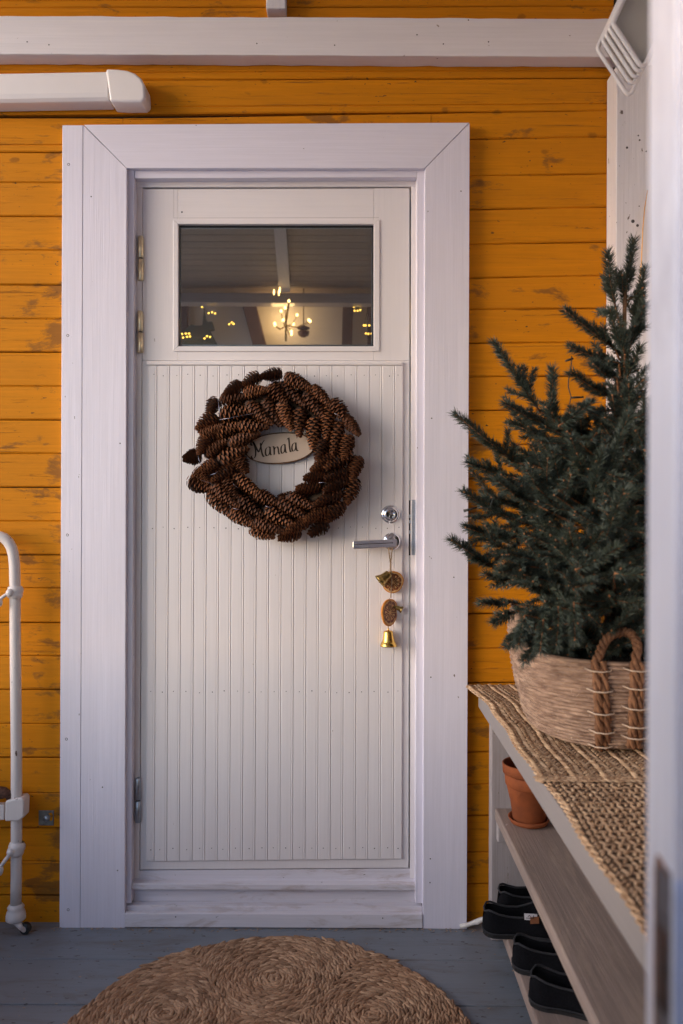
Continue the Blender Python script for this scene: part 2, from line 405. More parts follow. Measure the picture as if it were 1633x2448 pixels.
# ------------------------------------------------------------------ beam, bracket, corner post
bm = thing('ceiling_beam', 'rough white painted horizontal beam above the door', 'beam', (0, 0, 2.65))
v0 = [XZ(-700, 34, -0.06), XZ(1560, 45, -0.06), XZ(1560, 136, -0.06), XZ(-700, 126, -0.06)]
b0 = MB(); n_ = 60; vv = []
for i in range(n_+1):
    t_ = i/n_; xt = v0[0][0]+(v0[1][0]-v0[0][0])*t_
    zt = v0[0][1]+(v0[1][1]-v0[0][1])*t_ + U(-0.0012, 0.0012); zb = v0[3][1]+(v0[2][1]-v0[3][1])*t_ + U(-0.0006, 0.0006)
    vv += [(xt,-0.06,zb),(xt,-0.06,zt),(xt,-0.0022,zt),(xt,-0.0022,zb+U(-0.0014,0.0014))]
ff = []
for i in range(n_):
    for k in range(4):
        k2 = (k+1)%4; ff.append((i*4+k, i*4+k2, (i+1)*4+k2, (i+1)*4+k)[::-1])
ff += [(0,1,2,3), tuple(n_*4+k for k in (3,2,1,0))]
b0.add(vv, ff).build('timber', m_beam, bm, 0.0025)
nb = MB()
for (px, py) in ((65,100),(117,107),(614,104),(800,108),(997,83),(1168,100),(1120,48),(1060,105)):
    nb.lathe([(0.0022,0),(0.0018,0.0008),(0,0.0009)], PT(px,py,-0.06), (0,-1,0), 8)
nb.build('nail_head', m_nail, bm)['kind'] = 'stuff'
br = MB()
pr = [(-0.05, XZ(650, 44, -0.05)[1]+0.001)]
v = []; f = []
xs0, xs1 = XZ(635, 30, -0.06)[0], XZ(682, 30, -0.06)[0]
curve = []
for i in range(9):
    t_ = i/8; curve.append((-0.046 - 0.10*t_**2.0, 2.721 + 0.30*t_))
for (y, z) in curve:
    v += [(xs0-0.0*z, y, z), (xs1, y, z), (xs1, y+0.05, z), (xs0, y+0.05, z)]
for i in range(8):
    for k in range(4):
        k2 = (k+1)%4; f.append((i*4+k, i*4+k2, (i+1)*4+k2, (i+1)*4+k))
f += [(3,2,1,0), tuple(32+k for k in range(4))]
tag(br.add(v, f).build('roof_brace', m_post, None, 0.003), 'short curved white brace standing on the beam at the top edge', 'brace')
pb = MB(); x0 = XZ(1472, 800, -0.09)[0]
pb.box(x0, x0+0.105, -0.09, -0.002, 0.0015, XZ(1500, 130, -0.09)[1]-0.03)
cp = thing('corner_post', 'weathered white wooden post in the right corner behind the spruce', 'post', (x0+0.05, -0.05, 0))
pb.build('timber', m_post, cp, 0.003)
pk = MB()
for (px, py, r_) in ((1499,353,3),(1529,335,2.5),(1526,324,2),(1513,529,4.5),(1524,539,3.5),(1528,493,1.6),(1545,362,2)):
    pk.lathe([(r_*0.0012,0),(r_*0.001,0.0012),(0,0.0008)], PT(px,py,-0.09), (0,-1,0), 8)
pk.build('nail_head', m_nail, cp)['kind'] = 'stuff'
cw = MB(); cw.tube([PT(px,py,-0.10) for px,py in ((1548,455),(1541,500),(1537,545),(1535,590),(1533,630),(1529,680))], 0.0016, 6)
tag(cw.build('copper_wire', m_copper), 'thin shiny copper wire hanging down the corner post', 'wire')

# ------------------------------------------------------------------ unseen rest of the veranda; openings shaped to steer daylight from left and front
vr = thing('veranda_shell', 'unseen white veranda walls and roof, openings shaped to steer the daylight', 'veranda')
rw = MB(); rw.box(0.88, 0.95, -1.95, -0.002, -0.1, 3.05); rw.build('side_wall', m_post, vr)
m_ceil = painted_wood('white_ceiling_boards', (0.75,0.72,0.70), "X", 0.6, 0.3, 0.08, chip_t=1)
MB().box(-2.2, 0.95, -2.10, 0.0-0.0005, 3.06, 3.12).build('roof_deck', m_ceil, vr)
lw = MB(); lw.box(-2.2, -2.13, -2.04, -0.002, -0.1, 0.80); lw.build('left_parapet', m_post, vr)
MB().box(-2.1, -0.46, -2.04, -1.97, -0.1, 0.55).build('front_parapet', m_post, vr)
MB().box(-2.2, -2.1, -2.045, -1.94, 1.36, 3.05).build('corner_upright', m_post, vr)
MB().box(-2.099, -0.461, -2.04, -1.97, 2.11, 3.05).build('glare_block_lintel', m_post, vr)  # lintel added to keep sky glare out of the window reflection
MB().box(-0.46, -0.40, -2.05, -1.96, -0.1, 3.05).build('door_upright', m_post, vr)  # doorway narrowed here to hold back light on the wall
MB().box(-0.399, 0.95, -2.045, -1.965, 2.10, 3.05).build('transom', m_post, vr)
# unseen enclosure added behind the camera to keep doorway light out
hall = thing('light_blocking_hall', 'added hall enclosure behind the camera that holds back doorway light, unseen', 'hall', (0.2, -3, 0))
MB().box(-0.72, -0.66, -4.2, -2.051, -0.1, 1.55).build('side_wall', m_post, hall)
MB().box(0.95, 1.01, -4.2, -2.046, -0.1, 2.6).build('side_wall', m_post, hall)
MB().box(-0.659, 0.949, -4.2, -4.14, -0.1, 2.6).build('end_wall', m_post, hall)
MB().box(-0.72, 1.01, -4.2, -2.046, 2.601, 2.66).build('hall_ceiling', m_ceil, hall)
MB().box(-0.72, 1.01, -4.2, -2.051, -0.16, -0.101).build('hall_floor', m_floor, hall)

# ------------------------------------------------------------------ door frame
Yc, Yl, Yi = -0.030, -0.014, 0.018       # casing face, lining face, inner frame and leaf face
fr = thing('door_frame', 'wide lilac-white painted door casing with mitred head and stepped sill', 'door frame', (0, 0, 0))
def pp(pts, Y, Y1, name, mat, par, bev=0.0015):
    return MB().prism([XZ(x, y, Y) for x, y in pts], Y, Y1).build(name, mat, par, bev)
# outer narrow strip at the left
pp([(149,299),(198.4,299),(191.4,2219),(142,2219)], Yc-0.001, -0.0015, 'trim_strip', m_casing_v, fr)
pp([(199,299),(303,402.5),(298,2219.5),(192,2219)], Yc, -0.0015, 'casing_board', m_casing_v, fr, 0.0012)
pp([(200.5,298),(1122,293),(1015.5,402),(304,402)], Yc-0.0008, -0.0015, 'head_casing', m_casing_h, fr, 0.0012)
pp([(1016,402.5),(1123,294),(1116,2221.5),(1011,2220)], Yc, -0.0015, 'casing_board', m_casing_v, fr, 0.0012)
# lining behind the casing
pp([(296,2160),(301,400),(321,400),(314,2160)], Yl, 0.10, 'lining', m_casing_v, fr)
pp([(997,400),(1020,400),(1016,2160),(993,2160)], Yl, 0.10, 'lining', m_casing_v, fr)
pp([(322,395),(996.5,395),(996.5,423.5),(322,426)], Yl+0.0015, 0.10, 'head_lining', m_casing_h, fr)
# inner frame, cream
pp([(316,430),(341.0,430),(333.5,2100),(309,2100)], Yi, 0.11, 'inner_jamb', m_door, fr)
pp([(983.5,430),(1002,430),(998,2100),(980,2100)], Yi, 0.11, 'inner_jamb', m_door, fr)
pp([(316,424),(1000,421),(1000,446),(316,447.5)], Yi-0.001, 0.11, 'inner_head', m_doorh, fr)
pp([(309,2082),(998,2077),(998,2112),(309,2112)], Yi+0.001, 0.11, 'inner_sill', m_sill, fr)
# stepped sill
z = lambda py, Y: XZ(650, py, Y)[1]
xa, xb = XZ(313, 2130, -0.01)[0], XZ(995, 2130, -0.01)[0]
MB().box(xa, xb, -0.008, 0.10, z(2128,-0.008), z(2114,-0.008)).build('threshold', m_sill, fr, 0.002)
MB().box(xa, xb, 0.014, 0.10, z(2166,0.0)-0.02, z(2128,-0.008)-0.0005).build('threshold_riser', m_sill, fr)
xa, xb = XZ(299, 2170, -0.012)[0], XZ(1009, 2170, -0.012)[0]
MB().box(xa, xb, -0.012, 0.013, z(2182,-0.012), z(2166,-0.012)).build('lower_step', m_sill, fr, 0.0018)
xa, xb = XZ(298.6, 2200, Yc)[0], XZ(1010.6, 2200, Yc)[0]
MB().box(xa, xb, -0.0325, -0.0125, 0.002, z(2185,-0.0325)).build('kick_board', m_sill, fr, 0.0018)
MB().box(xa, xb, -0.0115, 0.10, 0.002, z(2184,-0.012)).build('sill_block', m_dark, fr)
nh = MB()
for (px, py) in ((164,393),(162,802),(161,1279),(159,1767),(163,2175)):
    nh.lathe([(0.0042,0),(0.0036,0.0007),(0.0016,-0.0008),(0,-0.0008)], PT(px,py,Yc-0.001), (0,-1,0), 10)
for (px, py) in ((218,470),(388,386),(655,312),(1102,457),(1032,1000),(1030,1619),(1028,2110),(287,1060),(245,1882),(281,2081),(420,2192),(915,2195),(1029,2053),(1085,1380),(470,389)):
    nh.lathe([(0.0021,0),(0.0017,0.0006),(0,0.0004)], PT(px,py,Yc-0.003 if py > 2185 else Yc), (0,-1,0), 8)
nh.build('nail_head', m_nail, fr)['kind'] = 'stuff'
# strike plate on the right jamb
a = XZ(984.5, 1195, Yi-0.002); b_ = XZ(998, 1327, Yi-0.002)
MB().box(a[0], b_[0]-0.001, Yi-0.0022, Yi-0.0002, b_[1], a[1]).build('strike_plate', m_zinc, fr, 0.0006)

# ------------------------------------------------------------------ door
door = thing('door', 'cream white front door with small top window and narrow vertical boarding', 'door', (XZ(335, 1200, Yi)[0], Yi, XZ(0, 2077, Yi)[1]))
L = lambda y: 341.8 - 6.5*(y-452)/1625      # left leaf edge follows the photograph
Rr = lambda y: 978.8 - 2.5*(y-452)/1625
def dp(pts, name, mat, y0=Yi, y1=Yi+0.045, bev=0.0012): return pp(pts, y0, y1, name, mat, door, bev)
dp([(L(452),452),(425.8,452),(425.8,862),(L(862),862)], 'stile', m_door)
dp([(894.2,450),(Rr(452),450),(Rr(862),862),(894.2,862)], 'stile', m_door)
dp([(426.1,452),(893.9,450.5),(893.9,534),(426.1,534)], 'top_rail', m_doorh)
dp([(426.1,828),(893.9,828),(893.9,862),(426.1,862)], 'middle_rail', m_doorh)
dp([(L(862.4),862.4),(Rr(862.4),862.4),(Rr(2076),2074.5),(L(2079),2079)], 'lower_leaf', m_door)
# moulding round the window
def ring_px(o, i, y0, y1, name, mat, par, bev=0.001):
    ox0, oz0, ox1, oz1 = o; ix0, iz0, ix1, iz1 = i
    P = lambda x, y: XZ(x, y, y0)
    for q in ([(ox0,oz0),(ox1,oz0),(ix1,iz0),(ix0,iz0)], [(ox1,oz0),(ox1,oz1),(ix1,iz1),(ix1,iz0)],
              [(ox1,oz1),(ox0,oz1),(ix0,iz1),(ix1,iz1)], [(ox0,oz1),(ox0,oz0),(ix0,iz0),(ix0,iz1)]):
        MB().prism([P(*k) for k in q], y0, y1).build(name, mat, par, bev)
glm, t, b = mat_new('window_glass')
t.nodes.remove(b); out = t.nodes['Material Output']
tr = N(t, 'ShaderNodeBsdfTransparent'); gl = N(t, 'ShaderNodeBsdfGlossy'); gl.inputs['Roughness'].default_value = 0.0
tr.inputs[0].default_value = (0.90,0.92,0.92,1)
fz = N(t, 'ShaderNodeFresnel'); fz.inputs['IOR'].default_value = 1.85
mx = N(t, 'ShaderNodeMixShader'); t.links.new(fz.outputs[0], mx.inputs[0]); t.links.new(tr.outputs[0], mx.inputs[1]); t.links.new(gl.outputs[0], mx.inputs[2])
t.links.new(mx.outputs[0], out.inputs['Surface'])
a = XZ(428, 538, Yi+0.02); b_ = XZ(892, 826, Yi+0.02)
glass = MB().add([(a[0],Yi+0.016,b_[1]),(b_[0],Yi+0.016,b_[1]),(b_[0],Yi+0.016,a[1]),(a[0],Yi+0.016,a[1]),
                  (a[0],Yi+0.020,b_[1]),(b_[0],Yi+0.020,b_[1]),(b_[0],Yi+0.020,a[1]),(a[0],Yi+0.020,a[1])],
                 [(0,1,2,3),(7,6,5,4),(1,5,6,2),(4,0,3,7),(3,2,6,7),(4,5,1,0)]).build('window_pane', glm, door)
ring_px((414,524.5,907.5,840), (426,535.5,893.5,827.5), Yi-0.004, Yi+0.012, 'window_moulding', m_doorh, door, 0.0015)
ring_px((425.6,534,894.4,829), (430,543,890,826), Yi+0.0125, Yi+0.016, 'glazing_seal', simple('black_rubber', (0.02,0.02,0.022), 0.5), door, 0)
ring_px((425,533,895,830), (432,546,888,824), Yi+0.021, Yi+0.027, 'spacer_bar', m_zinc, door, 0.0005)
# seams of the stile-and-rail joint above the window
sj = MB()
for q in ([(415,452.5),(416,452.5),(416,521.5),(415,521.5)], [(415,520.5),(906,519.5),(906,520.5),(415,521.5)]):
    sj.prism([XZ(x,y,Yi) for x,y in q], Yi-0.0003, Yi+0.0)
sj.build('joint_line', simple('seam_shade', (0.5,0.46,0.45), 0.6), door)
MB().lathe([(0.0028,0),(0.002,-0.0006),(0,-0.0008)], PT(435,507,Yi-0.0008), (0,-1,0), 8).build('screw', m_nail, door)
# drip strip
dp([(350,862.5),(961.5,863.5),(963,873),(348.5,872.5)], 'drip_strip', m_doorh, Yi-0.010, Yi-0.0002, 0.003)
# narrow tongue-and-groove boards
seams = [348.5, 369, 399, 429, 460, 490, 520, 549.5, 580, 610, 640, 670, 700, 730, 760, 790, 820, 850, 880, 910, 941, 961]
for i, (s0, s1) in enumerate(zip(seams, seams[1:])):
    def sh(x, y): return x + (2060-y)/1187.0*7.0*(1-(x-348)/613*0.55)
    yb = 2060.5 - 6*(s0-348)/613
    Yf = Yi-0.0075 + U(-0.0004,0.0004)
    (xa, zt), (xb, _) = XZ(sh(s0,874), 874, Yf), XZ(sh(s1,874), 874, Yf)
    (xc, zb), (xd, _) = XZ(s0, yb, Yf), XZ(s1, yb, Yf)
    wd = xb - xa; wd2 = xd - xc
    # cross-section: chamfer, bead groove near the right edge, flat face
    cs = [(0.0003, 0.007), (0.0003, 0.0017), (0.0019, 0.0)]
    if i < 20: cs += [(wd-0.0075, 0.0), (wd-0.0062, 0.0011), (wd-0.005, 0.0002), (wd-0.0022, 0.0), (wd-0.0004, 0.0017), (wd-0.0004, 0.007)]
    else: cs += [(wd-0.0022, 0.0), (wd-0.0004, 0.0022), (wd-0.0004, 0.007)]
    v = []; K = len(cs)
    for (x0_, zz, w2, extra) in ((xc, zb, wd2, 0.0035), (xc, zb+0.003, wd2, 0), (xa, zt, wd, 0)):
        for (u, d) in cs: v.append((x0_ + u*w2/wd, min(Yf+d+extra, Yi+0.0005), zz))
    f = []
    for s in range(2):
        for k in range(K-1): f.append((s*K+k, s*K+k+1, (s+1)*K+k+1, (s+1)*K+k))
    f.append(tuple(range(K))[::-1]); f.append(tuple(range(2*K, 3*K)))
    MB().add(v, f).build('panel_board', m_door, door)
nl = MB()
for row in (897, 1262, 1654, 2030):
    for s0, s1 in zip(seams, seams[1:]):
        cx = (s0+s1)/2 + (2060-row)/1187*7*(1-(s0-348)/613*0.55) + U(-2.5,2.5)
        yy = row + U(-2.5,2.5) - (4*(s0-348)/613 if row > 2000 else 0)
        nl.lathe([(U(0.0012,0.0019),0),(0.0012,-0.0003),(0,-0.0005)], PT(cx, yy, Yi-0.0084), (0,-1,0), 7)
nl.build('nail_head', m_nail, door)['kind'] = 'stuff'
# hinges
def hinge(px, y0, y1, mats, tilt=0):
    for k, (a_, b__) in enumerate(((y0, (y0+y1)/2-1), ((y0+y1)/2+2, y1))):
        m = MB(); c0 = PT(px-(tilt*k), b__, Yi-0.006); c1 = PT(px-(tilt*k), a_, Yi-0.006); h = (c1-c0).length
        r_ = 0.0085
        prof = [(0,0),(r_*0.8,0),(r_,0.0015),(r_,h-0.0015),(r_*0.8,h),(0,h)]
        if k == 0: prof = [(0,0),(r_*0.8,0),(r_,0.0015),(r_,h-0.005),(r_*0.75,h-0.001),(r_*0.5,h),(0,h)]
        o = m.lathe(prof, c0, (c1-c0), 20).build('hinge', mats[k], door)
    MB().lathe([(0.006,0),(0.006,0.008)], PT(px,(y0+y1)/2+3,Yi-0.006), (0,0,1), 12).build('hinge_pin', m_nail, door)
hinge(336.5, 564, 671, (m_zinc2, m_zinc2)); hinge(335.5, 743, 844, (m_zinc2, m_zinc2)); hinge(330, 1859, 1966, (m_zinc, m_zinc))
# latch edge plate in the gap
a = XZ(977.6, 1196, Yi); b_ = XZ(983, 1328, Yi)
MB().box(a[0], b_[0], Yi+0.004, Yi+0.006, b_[1], a[1]).build('latch_plate', m_black, door)
lb = MB()
for py in (1234, 1247, 1272): p = PT(980.5,py,Yi+0.003); lb.box(p.x-0.002,p.x+0.002,Yi-0.001,Yi+0.0035,p.z-0.005,p.z+0.005)
lb.build('latch_bolt', m_zinc, door, 0.001)
# lock cylinder
YF = Yi-0.0078
lk = MB(); c = PT(933.5, 1229.5, YF)
lk.lathe([(0.0283,0),(0.0283,0.002),(0.0262,0.0045),(0.0235,0.0052),(0.0215,0.006),(0.0212,0.0115),(0.0195,0.0138),(0.012,0.0145),(0.0105,0.0135),(0,0.0132)], c, (0.02,-1,0.0), 48)
rose = lk.build('lock_rosette', m_chrome, door)
c = PT(936.5, 1235, YF-0.0145)
MB().lathe([(0.0075,0),(0.0075,0.0022),(0.006,0.0028),(0.0045,0.0018),(0,0.0016)], c, (0,-1,0), 24).build('key_plug', simple('worn_steel',(0.4,0.39,0.38),0.25,1,0.2,300), rose)
MB().box(c.x-0.0008, c.x+0.0008, c.y-0.0034, c.y-0.001, c.z-0.004, c.z+0.004).build('keyhole', m_black, rose)
# lever handle
c = PT(936, 1294.5, YF)
hr = MB().lathe([(0.0272,0),(0.0272,0.002),(0.0255,0.005),(0.022,0.0072),(0.0125,0.0085),(0.0105,0.011),(0.0105,0.034)], c, (0,-1,0), 44).build('handle_rosette', m_chrome, door)
Yh = YF-0.034
lv = MB()
pts = [XZ(843.5,1293,Yh),(XZ(947.5,1288,Yh)),(XZ(949,1293,Yh)),(XZ(948.5,1304,Yh)),(XZ(946,1307.5,Yh)),(XZ(845.5,1312.5,Yh)),(XZ(843,1309,Yh))]
lv.prism(pts, Yh-0.0135, Yh+0.005)
lever = lv.build('lever', simple('satin_chrome', (0.8,0.8,0.82), 0.16, 1, 0.02), door, 0.0085, 6)
gp = MB().prism([XZ(849,1300.6,Yh-0.012),XZ(940,1296.4,Yh-0.012),XZ(940,1298.6,Yh-0.012),XZ(849,1302.8,Yh-0.012)], Yh-0.0139, Yh-0.0131)
gp.build('lever_groove', m_nail, lever)

# ------------------------------------------------------------------ house sign
CS = 0.30612   # size of the 1568 px wide close-up pixel in photograph pixels
def C4(x, y): return 420 + x*CS, 860 + y*CS
Ys = Yi-0.022
sign = thing('name_sign', 'oval wood slice name sign reading Manala with bark edge, showing through the wreath', 'sign', PT(*C4(810,690), Ys))
tilt = math.radians(4.5)
def oval(rx, ry, n=56, j=0.0):
    out_ = []; cx, cy = C4(812, 690); sd_ = [U(-1,1) for _ in range(n)]
    for k in range(n):
        q = 2*math.pi*k/n; wv = 1 + j*sd_[k]
        ex, ey = rx*abs(math.cos(q))**0.9*(1 if math.cos(q)>0 else -1)*wv, ry*math.sin(q)*wv
        out_.append((cx + ex*math.cos(tilt)+ey*math.sin(tilt), cy - ex*math.sin(tilt)+ey*math.cos(tilt)))
    return out_
m_face = simple('pale_sanded_wood', (0.57, 0.44, 0.345), 0.55, 0, 0.06, 12, 0)
m_barkrim = simple('bark_edge', (0.15, 0.075, 0.035), 0.9, 0, 0.5, 150, 0.8)
MB().prism([XZ(x,y,Ys) for x,y in oval(84.5,37.5,56,0.012)], Ys, Yi-0.0085).build('bark_rim', m_barkrim, sign, 0.002)
MB().prism([XZ(x,y,Ys-0.001) for x,y in oval(81.5,34.6,56,0.004)], Ys-0.0012, Ys+0.004).build('wood_face', m_face, sign)
strokes = [
 [(604,668),(592,668),(587,652),(594,640),(606,645),(616,668),(624,705),(624,745),(614,768),(600,770),(590,757),(598,747)],
 [(604,642),(622,672),(640,708),(650,722)], [(650,722),(660,690),(676,652),(692,628)], [(662,650),(667,690),(676,735),(688,757),(698,752)],
 [(737,684),(722,680),(706,694),(701,722),(706,744),(720,750),(733,730),(738,700)], [(737,682),(738,715),(742,740),(750,744)],
 [(756,678),(765,680),(769,700),(770,742)], [(769,706),(780,684),(793,680),(801,695),(804,720),(809,736),(820,734)],
 [(853,664),(839,662),(826,678),(822,702),(827,726),(839,731),(850,712),(855,684)], [(853,664),(855,695),(860,720),(869,726)],
 [(872,622),(882,610),(886,640),(890,685),(896,716),(906,718)],
 [(937,650),(923,650),(911,668),(908,692),(914,712),(926,712),(936,692),(939,668)], [(938,648),(940,680),(946,706),(957,712)],
]
lt = MB()
for st in strokes:
    P = [Vector((x,y)) for x,y in st]; sm_ = []
    for i in range(len(P)-1):
        p0, p1, p2, p3 = P[max(i-1,0)], P[i], P[i+1], P[min(i+2,len(P)-1)]
        for k in range(5):
            u = k/5; sm_.append(0.5*((2*p1)+(p2-p0)*u+(2*p0-5*p1+4*p2-p3)*u*u+(3*p1-p0-3*p2+p3)*u**3))
    sm_.append(P[-1]); vv = []
    nib = Vector((6.0,-2.8))
    for p in sm_:
        for s in (1,-1): q = XZ(*C4(*(p+nib*s)), Ys-0.0018); vv.append((q[0], Ys-0.0018, q[1]))
    lt.add(vv, [(2*i,2*i+1,2*i+3,2*i+2) for i in range(len(sm_)-1)])
    vb = [(x,y+0.0005,z_) for x,y,z_ in vv]
    lt.add(vb, [(2*i,2*i+2,2*i+3,2*i+1) for i in range(len(sm_)-1)])
lt.build('lettering', simple('burnt_brown_lettering', (0.045,0.025,0.015), 0.7), sign)

# ------------------------------------------------------------------ cone wreath
wreath = thing('cone_wreath', 'round wreath of brown spruce cones hanging on the door', 'wreath', PT(657, 1087, Yi-0.05))
def cone_mesh(name, seed, L_=1.0, fat=0.27, nsc=150):
    rnd = random.Random(seed); v = []; f = []; mi = []; 
    def rad(t_): return fat*(0.55+0.45*math.sin(min(1,(t_+0.12)/0.42)*math.pi/2))*(1-0.70*max(0,(t_-0.35)/0.65)**1.5)
    # core
    n = 10; M_ = 9
    for i in range(M_+1):
        t_ = i/M_; r_ = rad(t_)*0.62*(0.0 if i in (0,M_) else 1)
        for k in range(n): v.append((r_*math.cos(2*math.pi*k/n), r_*math.sin(2*math.pi*k/n), t_*0.98))
    for i in range(M_):
        for k in range(n): k2=(k+1)%n; f.append((i*n+k,i*n+k2,(i+1)*n+k2,(i+1)*n+k)); mi.append(1)
    GA = math.pi*(3-5**0.5)
    for i in range(nsc):
        t_ = (i+0.5)/nsc; t_ = t_**0.93; r_ = rad(t_); a = i*GA+rnd.uniform(-.06,.06)
        ca, sa = math.cos(a), math.sin(a)
        hw = 0.125*(0.5+0.5*r_/fat)*rnd.uniform(.9,1.1); lift = rnd.uniform(0.96,1.10); zt = t_*0.93+0.085
        def P(rr, tang, zz): return (rr*ca - tang*sa, rr*sa + tang*ca, zz)
        o = len(v); z0 = t_*0.93
        v += [P(r_*0.55,-hw*0.5,z0-0.02), P(r_*0.55,hw*0.5,z0-0.02), P(r_*0.93*lift,hw,z0+0.035), P(r_*1.12*lift,hw*0.6,zt-0.010), P(r_*1.17*lift,0,zt+0.004), P(r_*1.12*lift,-hw*0.6,zt-0.010), P(r_*0.93*lift,-hw,z0+0.035), P(r_*0.98*lift+0.01,0,z0+0.04)]
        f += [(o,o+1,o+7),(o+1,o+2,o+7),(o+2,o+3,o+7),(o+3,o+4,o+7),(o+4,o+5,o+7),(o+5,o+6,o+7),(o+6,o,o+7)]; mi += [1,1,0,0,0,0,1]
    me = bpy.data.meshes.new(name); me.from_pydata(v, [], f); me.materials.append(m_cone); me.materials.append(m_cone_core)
    me.polygons.foreach_set('material_index', mi); me.update(); return me
cms = [cone_mesh('cone', 1, fat=0.27, nsc=84), cone_mesh('cone', 2, fat=0.29, nsc=76), cone_mesh('cone', 3, fat=0.25, nsc=92)]
CONES = [((835,105),(675,130)),((665,120),(530,195)),((522,180),(385,275)),((325,300),(262,420)),((312,425),(172,545)),((245,590),(182,735)),((205,745),(108,765)),
 ((100,935),(270,1010)),((530,260),(710,235)),((345,315),(540,290)),((340,430),(575,400)),((190,600),(360,520)),((265,590),(500,510)),((470,520),(715,520)),((400,660),(635,580)),
 ((225,745),(390,635)),((335,805),(550,690)),((545,335),(745,490)),((680,305),(820,505)),((725,190),(860,330)),((815,325),(900,535)),((800,185),(1005,350)),((965,370),(965,590)),
 ((845,130),(1045,215)),((1000,250),(1160,450)),((1085,435),(1070,680)),((1055,205),(1205,350)),((1195,350),(1175,600)),((1205,315),(1345,465)),((1320,445),(1430,580)),((1285,470),(1225,735)),
 ((1150,620),(1110,780)),((1355,580),(1310,775)),((1250,725),(1070,860)),((1390,720),(1180,840)),((1430,750),(1370,935)),((1180,895),(1010,925)),((1380,860),(1170,930)),((1345,920),(1165,1025)),
 ((1140,990),(950,1005)),((1405,920),(1335,1115)),((1310,1030),(1085,1135)),((860,1060),(1075,1150)),((1310,1110),(1180,1255)),((1200,1165),(1005,1265)),((785,1095),(1005,1225)),((1185,1265),(1050,1365)),
 ((1050,1255),(855,1345)),((605,1045),(800,1120)),((675,1165),(910,1285)),((600,1265),(830,1335)),((980,1345),(810,1395)),((475,1080),(665,1205)),((410,1180),(610,1290)),((445,905),(650,1050)),
 ((385,930),(480,1070)),((280,975),(470,1130)),((245,1030),(430,1210)),((460,835),(290,950)),((330,785),(150,910)),((580,1320),(760,1380)),((470,760),(545,870)),((150,860),(260,960))]
wc = Vector((657, 1087))
def wdepth(px, py, extra=0):
    r_ = (Vector((px,py))-wc).length
    u = max(-1, min(1, (r_-142)/85)); return Yi-0.030-0.045*math.sqrt(1-u*u)*0.95-extra
def place_cone(a, b__, i, extra=0, fatk=1.0):
    A = PT(*a, wdepth(*a, extra)+0.004); B = PT(*b__, wdepth(*b__, extra)-0.004)
    d = B-A; ln = max(d.length, 0.054)*1.10
    o = bpy.data.objects.new('pine_cone', cms[i % 3]); sc.collection.objects.link(o); o.parent = wreath
    q = d.normalized().to_track_quat('Z', 'Y')
    k = 0.0202/0.27*U(0.92, 1.10)*fatk
    o.matrix_basis = Matrix.Translation(A - wreath.location) @ q.to_matrix().to_4x4() @ Matrix.Rotation(U(0,6.28),4,'Z') @ Matrix.Diagonal((k,k,ln,1))
for i, (a, b__) in enumerate(CONES):
    place_cone(C4(*a), C4(*b__), i, 0.004*((i*7)%3))
for i in range(34):       # cones bound on underneath, filling the ring
    q = 2*math.pi*i/34 + U(-.05,.05); r1 = 165+U(-10,10) if i % 2 else 118+U(-6,6)
    dq = 0.34 if i % 2 else 0.42
    a = (wc.x+6+r1*math.cos(q), wc.y+4+r1*math.sin(q)); b__ = (wc.x+6+(r1-14)*math.cos(q+dq), wc.y+4+(r1-14)*math.sin(q+dq))
    place_cone(a, b__, i, -0.024, 1.0)
rg = MB(); P_ = []
cen = PT(wc.x+5, wc.y+3, Yi-0.034)
for k in range(65): q = 2*math.pi*k/64; P_.append(cen + Vector((math.cos(q)*0.176, 0, math.sin(q)*0.172)))
rg.tube(P_, 0.026, 10, True, False); rg.build('straw_ring', m_ring, wreath)
wr = MB()
for (x0,y0,x1,y1) in ((330,310,350,470),(340,470,600,420),(790,160,730,185),(175,750,210,830),(140,900,280,965),(270,900,330,870),(440,950,490,1000),(700,1140,760,1150),(450,1160,500,1170),(1120,960,1180,965),(1240,420,1280,440)):
    a = C4(x0,y0); b__ = C4(x1,y1); m_ = ((a[0]+b__[0])/2+U(-3,3),(a[1]+b__[1])/2+U(-3,3))
    MB().tube([PT(*p, wdepth(*p, 0.022)) for p in (a, m_, b__)], 0.0007, 5).build('binding_wire', m_wire, wreath)

# ------------------------------------------------------------------ hanging ornament with orange slices and bells
orn = thing('hanging_ornament', 'twine ornament with dried orange slices and brass bells on the door handle', 'ornament', PT(934, 1310, Yh-0.004))
Yo = Yi-0.030
def T(x, y, Y=Yo): return PT(800+x*0.2232, 1150+y*0.2232, Y)
tw = MB()
def twist(pts, r_=0.0011, amp=0.0011, pitch=0.008):
    for ph in (0, math.pi):
        out_ = []; d = 0
        for i in range(len(pts)-1):
            n = max(2, int((pts[i+1]-pts[i]).length/0.0018))
            for k in range(n):
                p = pts[i].lerp(pts[i+1], k/n); q = 2*math.pi*d/pitch+ph; out_.append(p+Vector((math.cos(q),math.sin(q),0))*amp); d += (pts[i+1]-pts[i]).length/n
        MB().tube(out_, r_, 5).build('twine', m_twine, orn)
twist([T(578,715,Yh-0.013), T(583,770,Yh-0.006), T(598,880), T(597,960)]); twist([T(622,715,Yh-0.013), T(612,770,Yh-0.006), T(600,880), T(602,960)])
twist([T(612,955,Yo-0.014), T(614,1080,Yo-0.018), T(603,1200,Yo-0.012), T(600,1255,Yo-0.008)]); twist([T(597,955), T(590,1000)]); twist([T(590,1255,Yo-0.006), T(590,1400,Yo-0.008)], 0.0008)
twist([T(575,1545), T(576,1600)])
for k in range(26):
    a = T(U(580,615), U(720,960), Yo-U(0,0.01)); tw.tube([a, a+Vector((U(-.006,.006),U(-.004,.004),U(-.012,.004)))], 0.0003, 3)
tw.build('twine_fuzz', m_twine, orn)['kind'] = 'stuff'
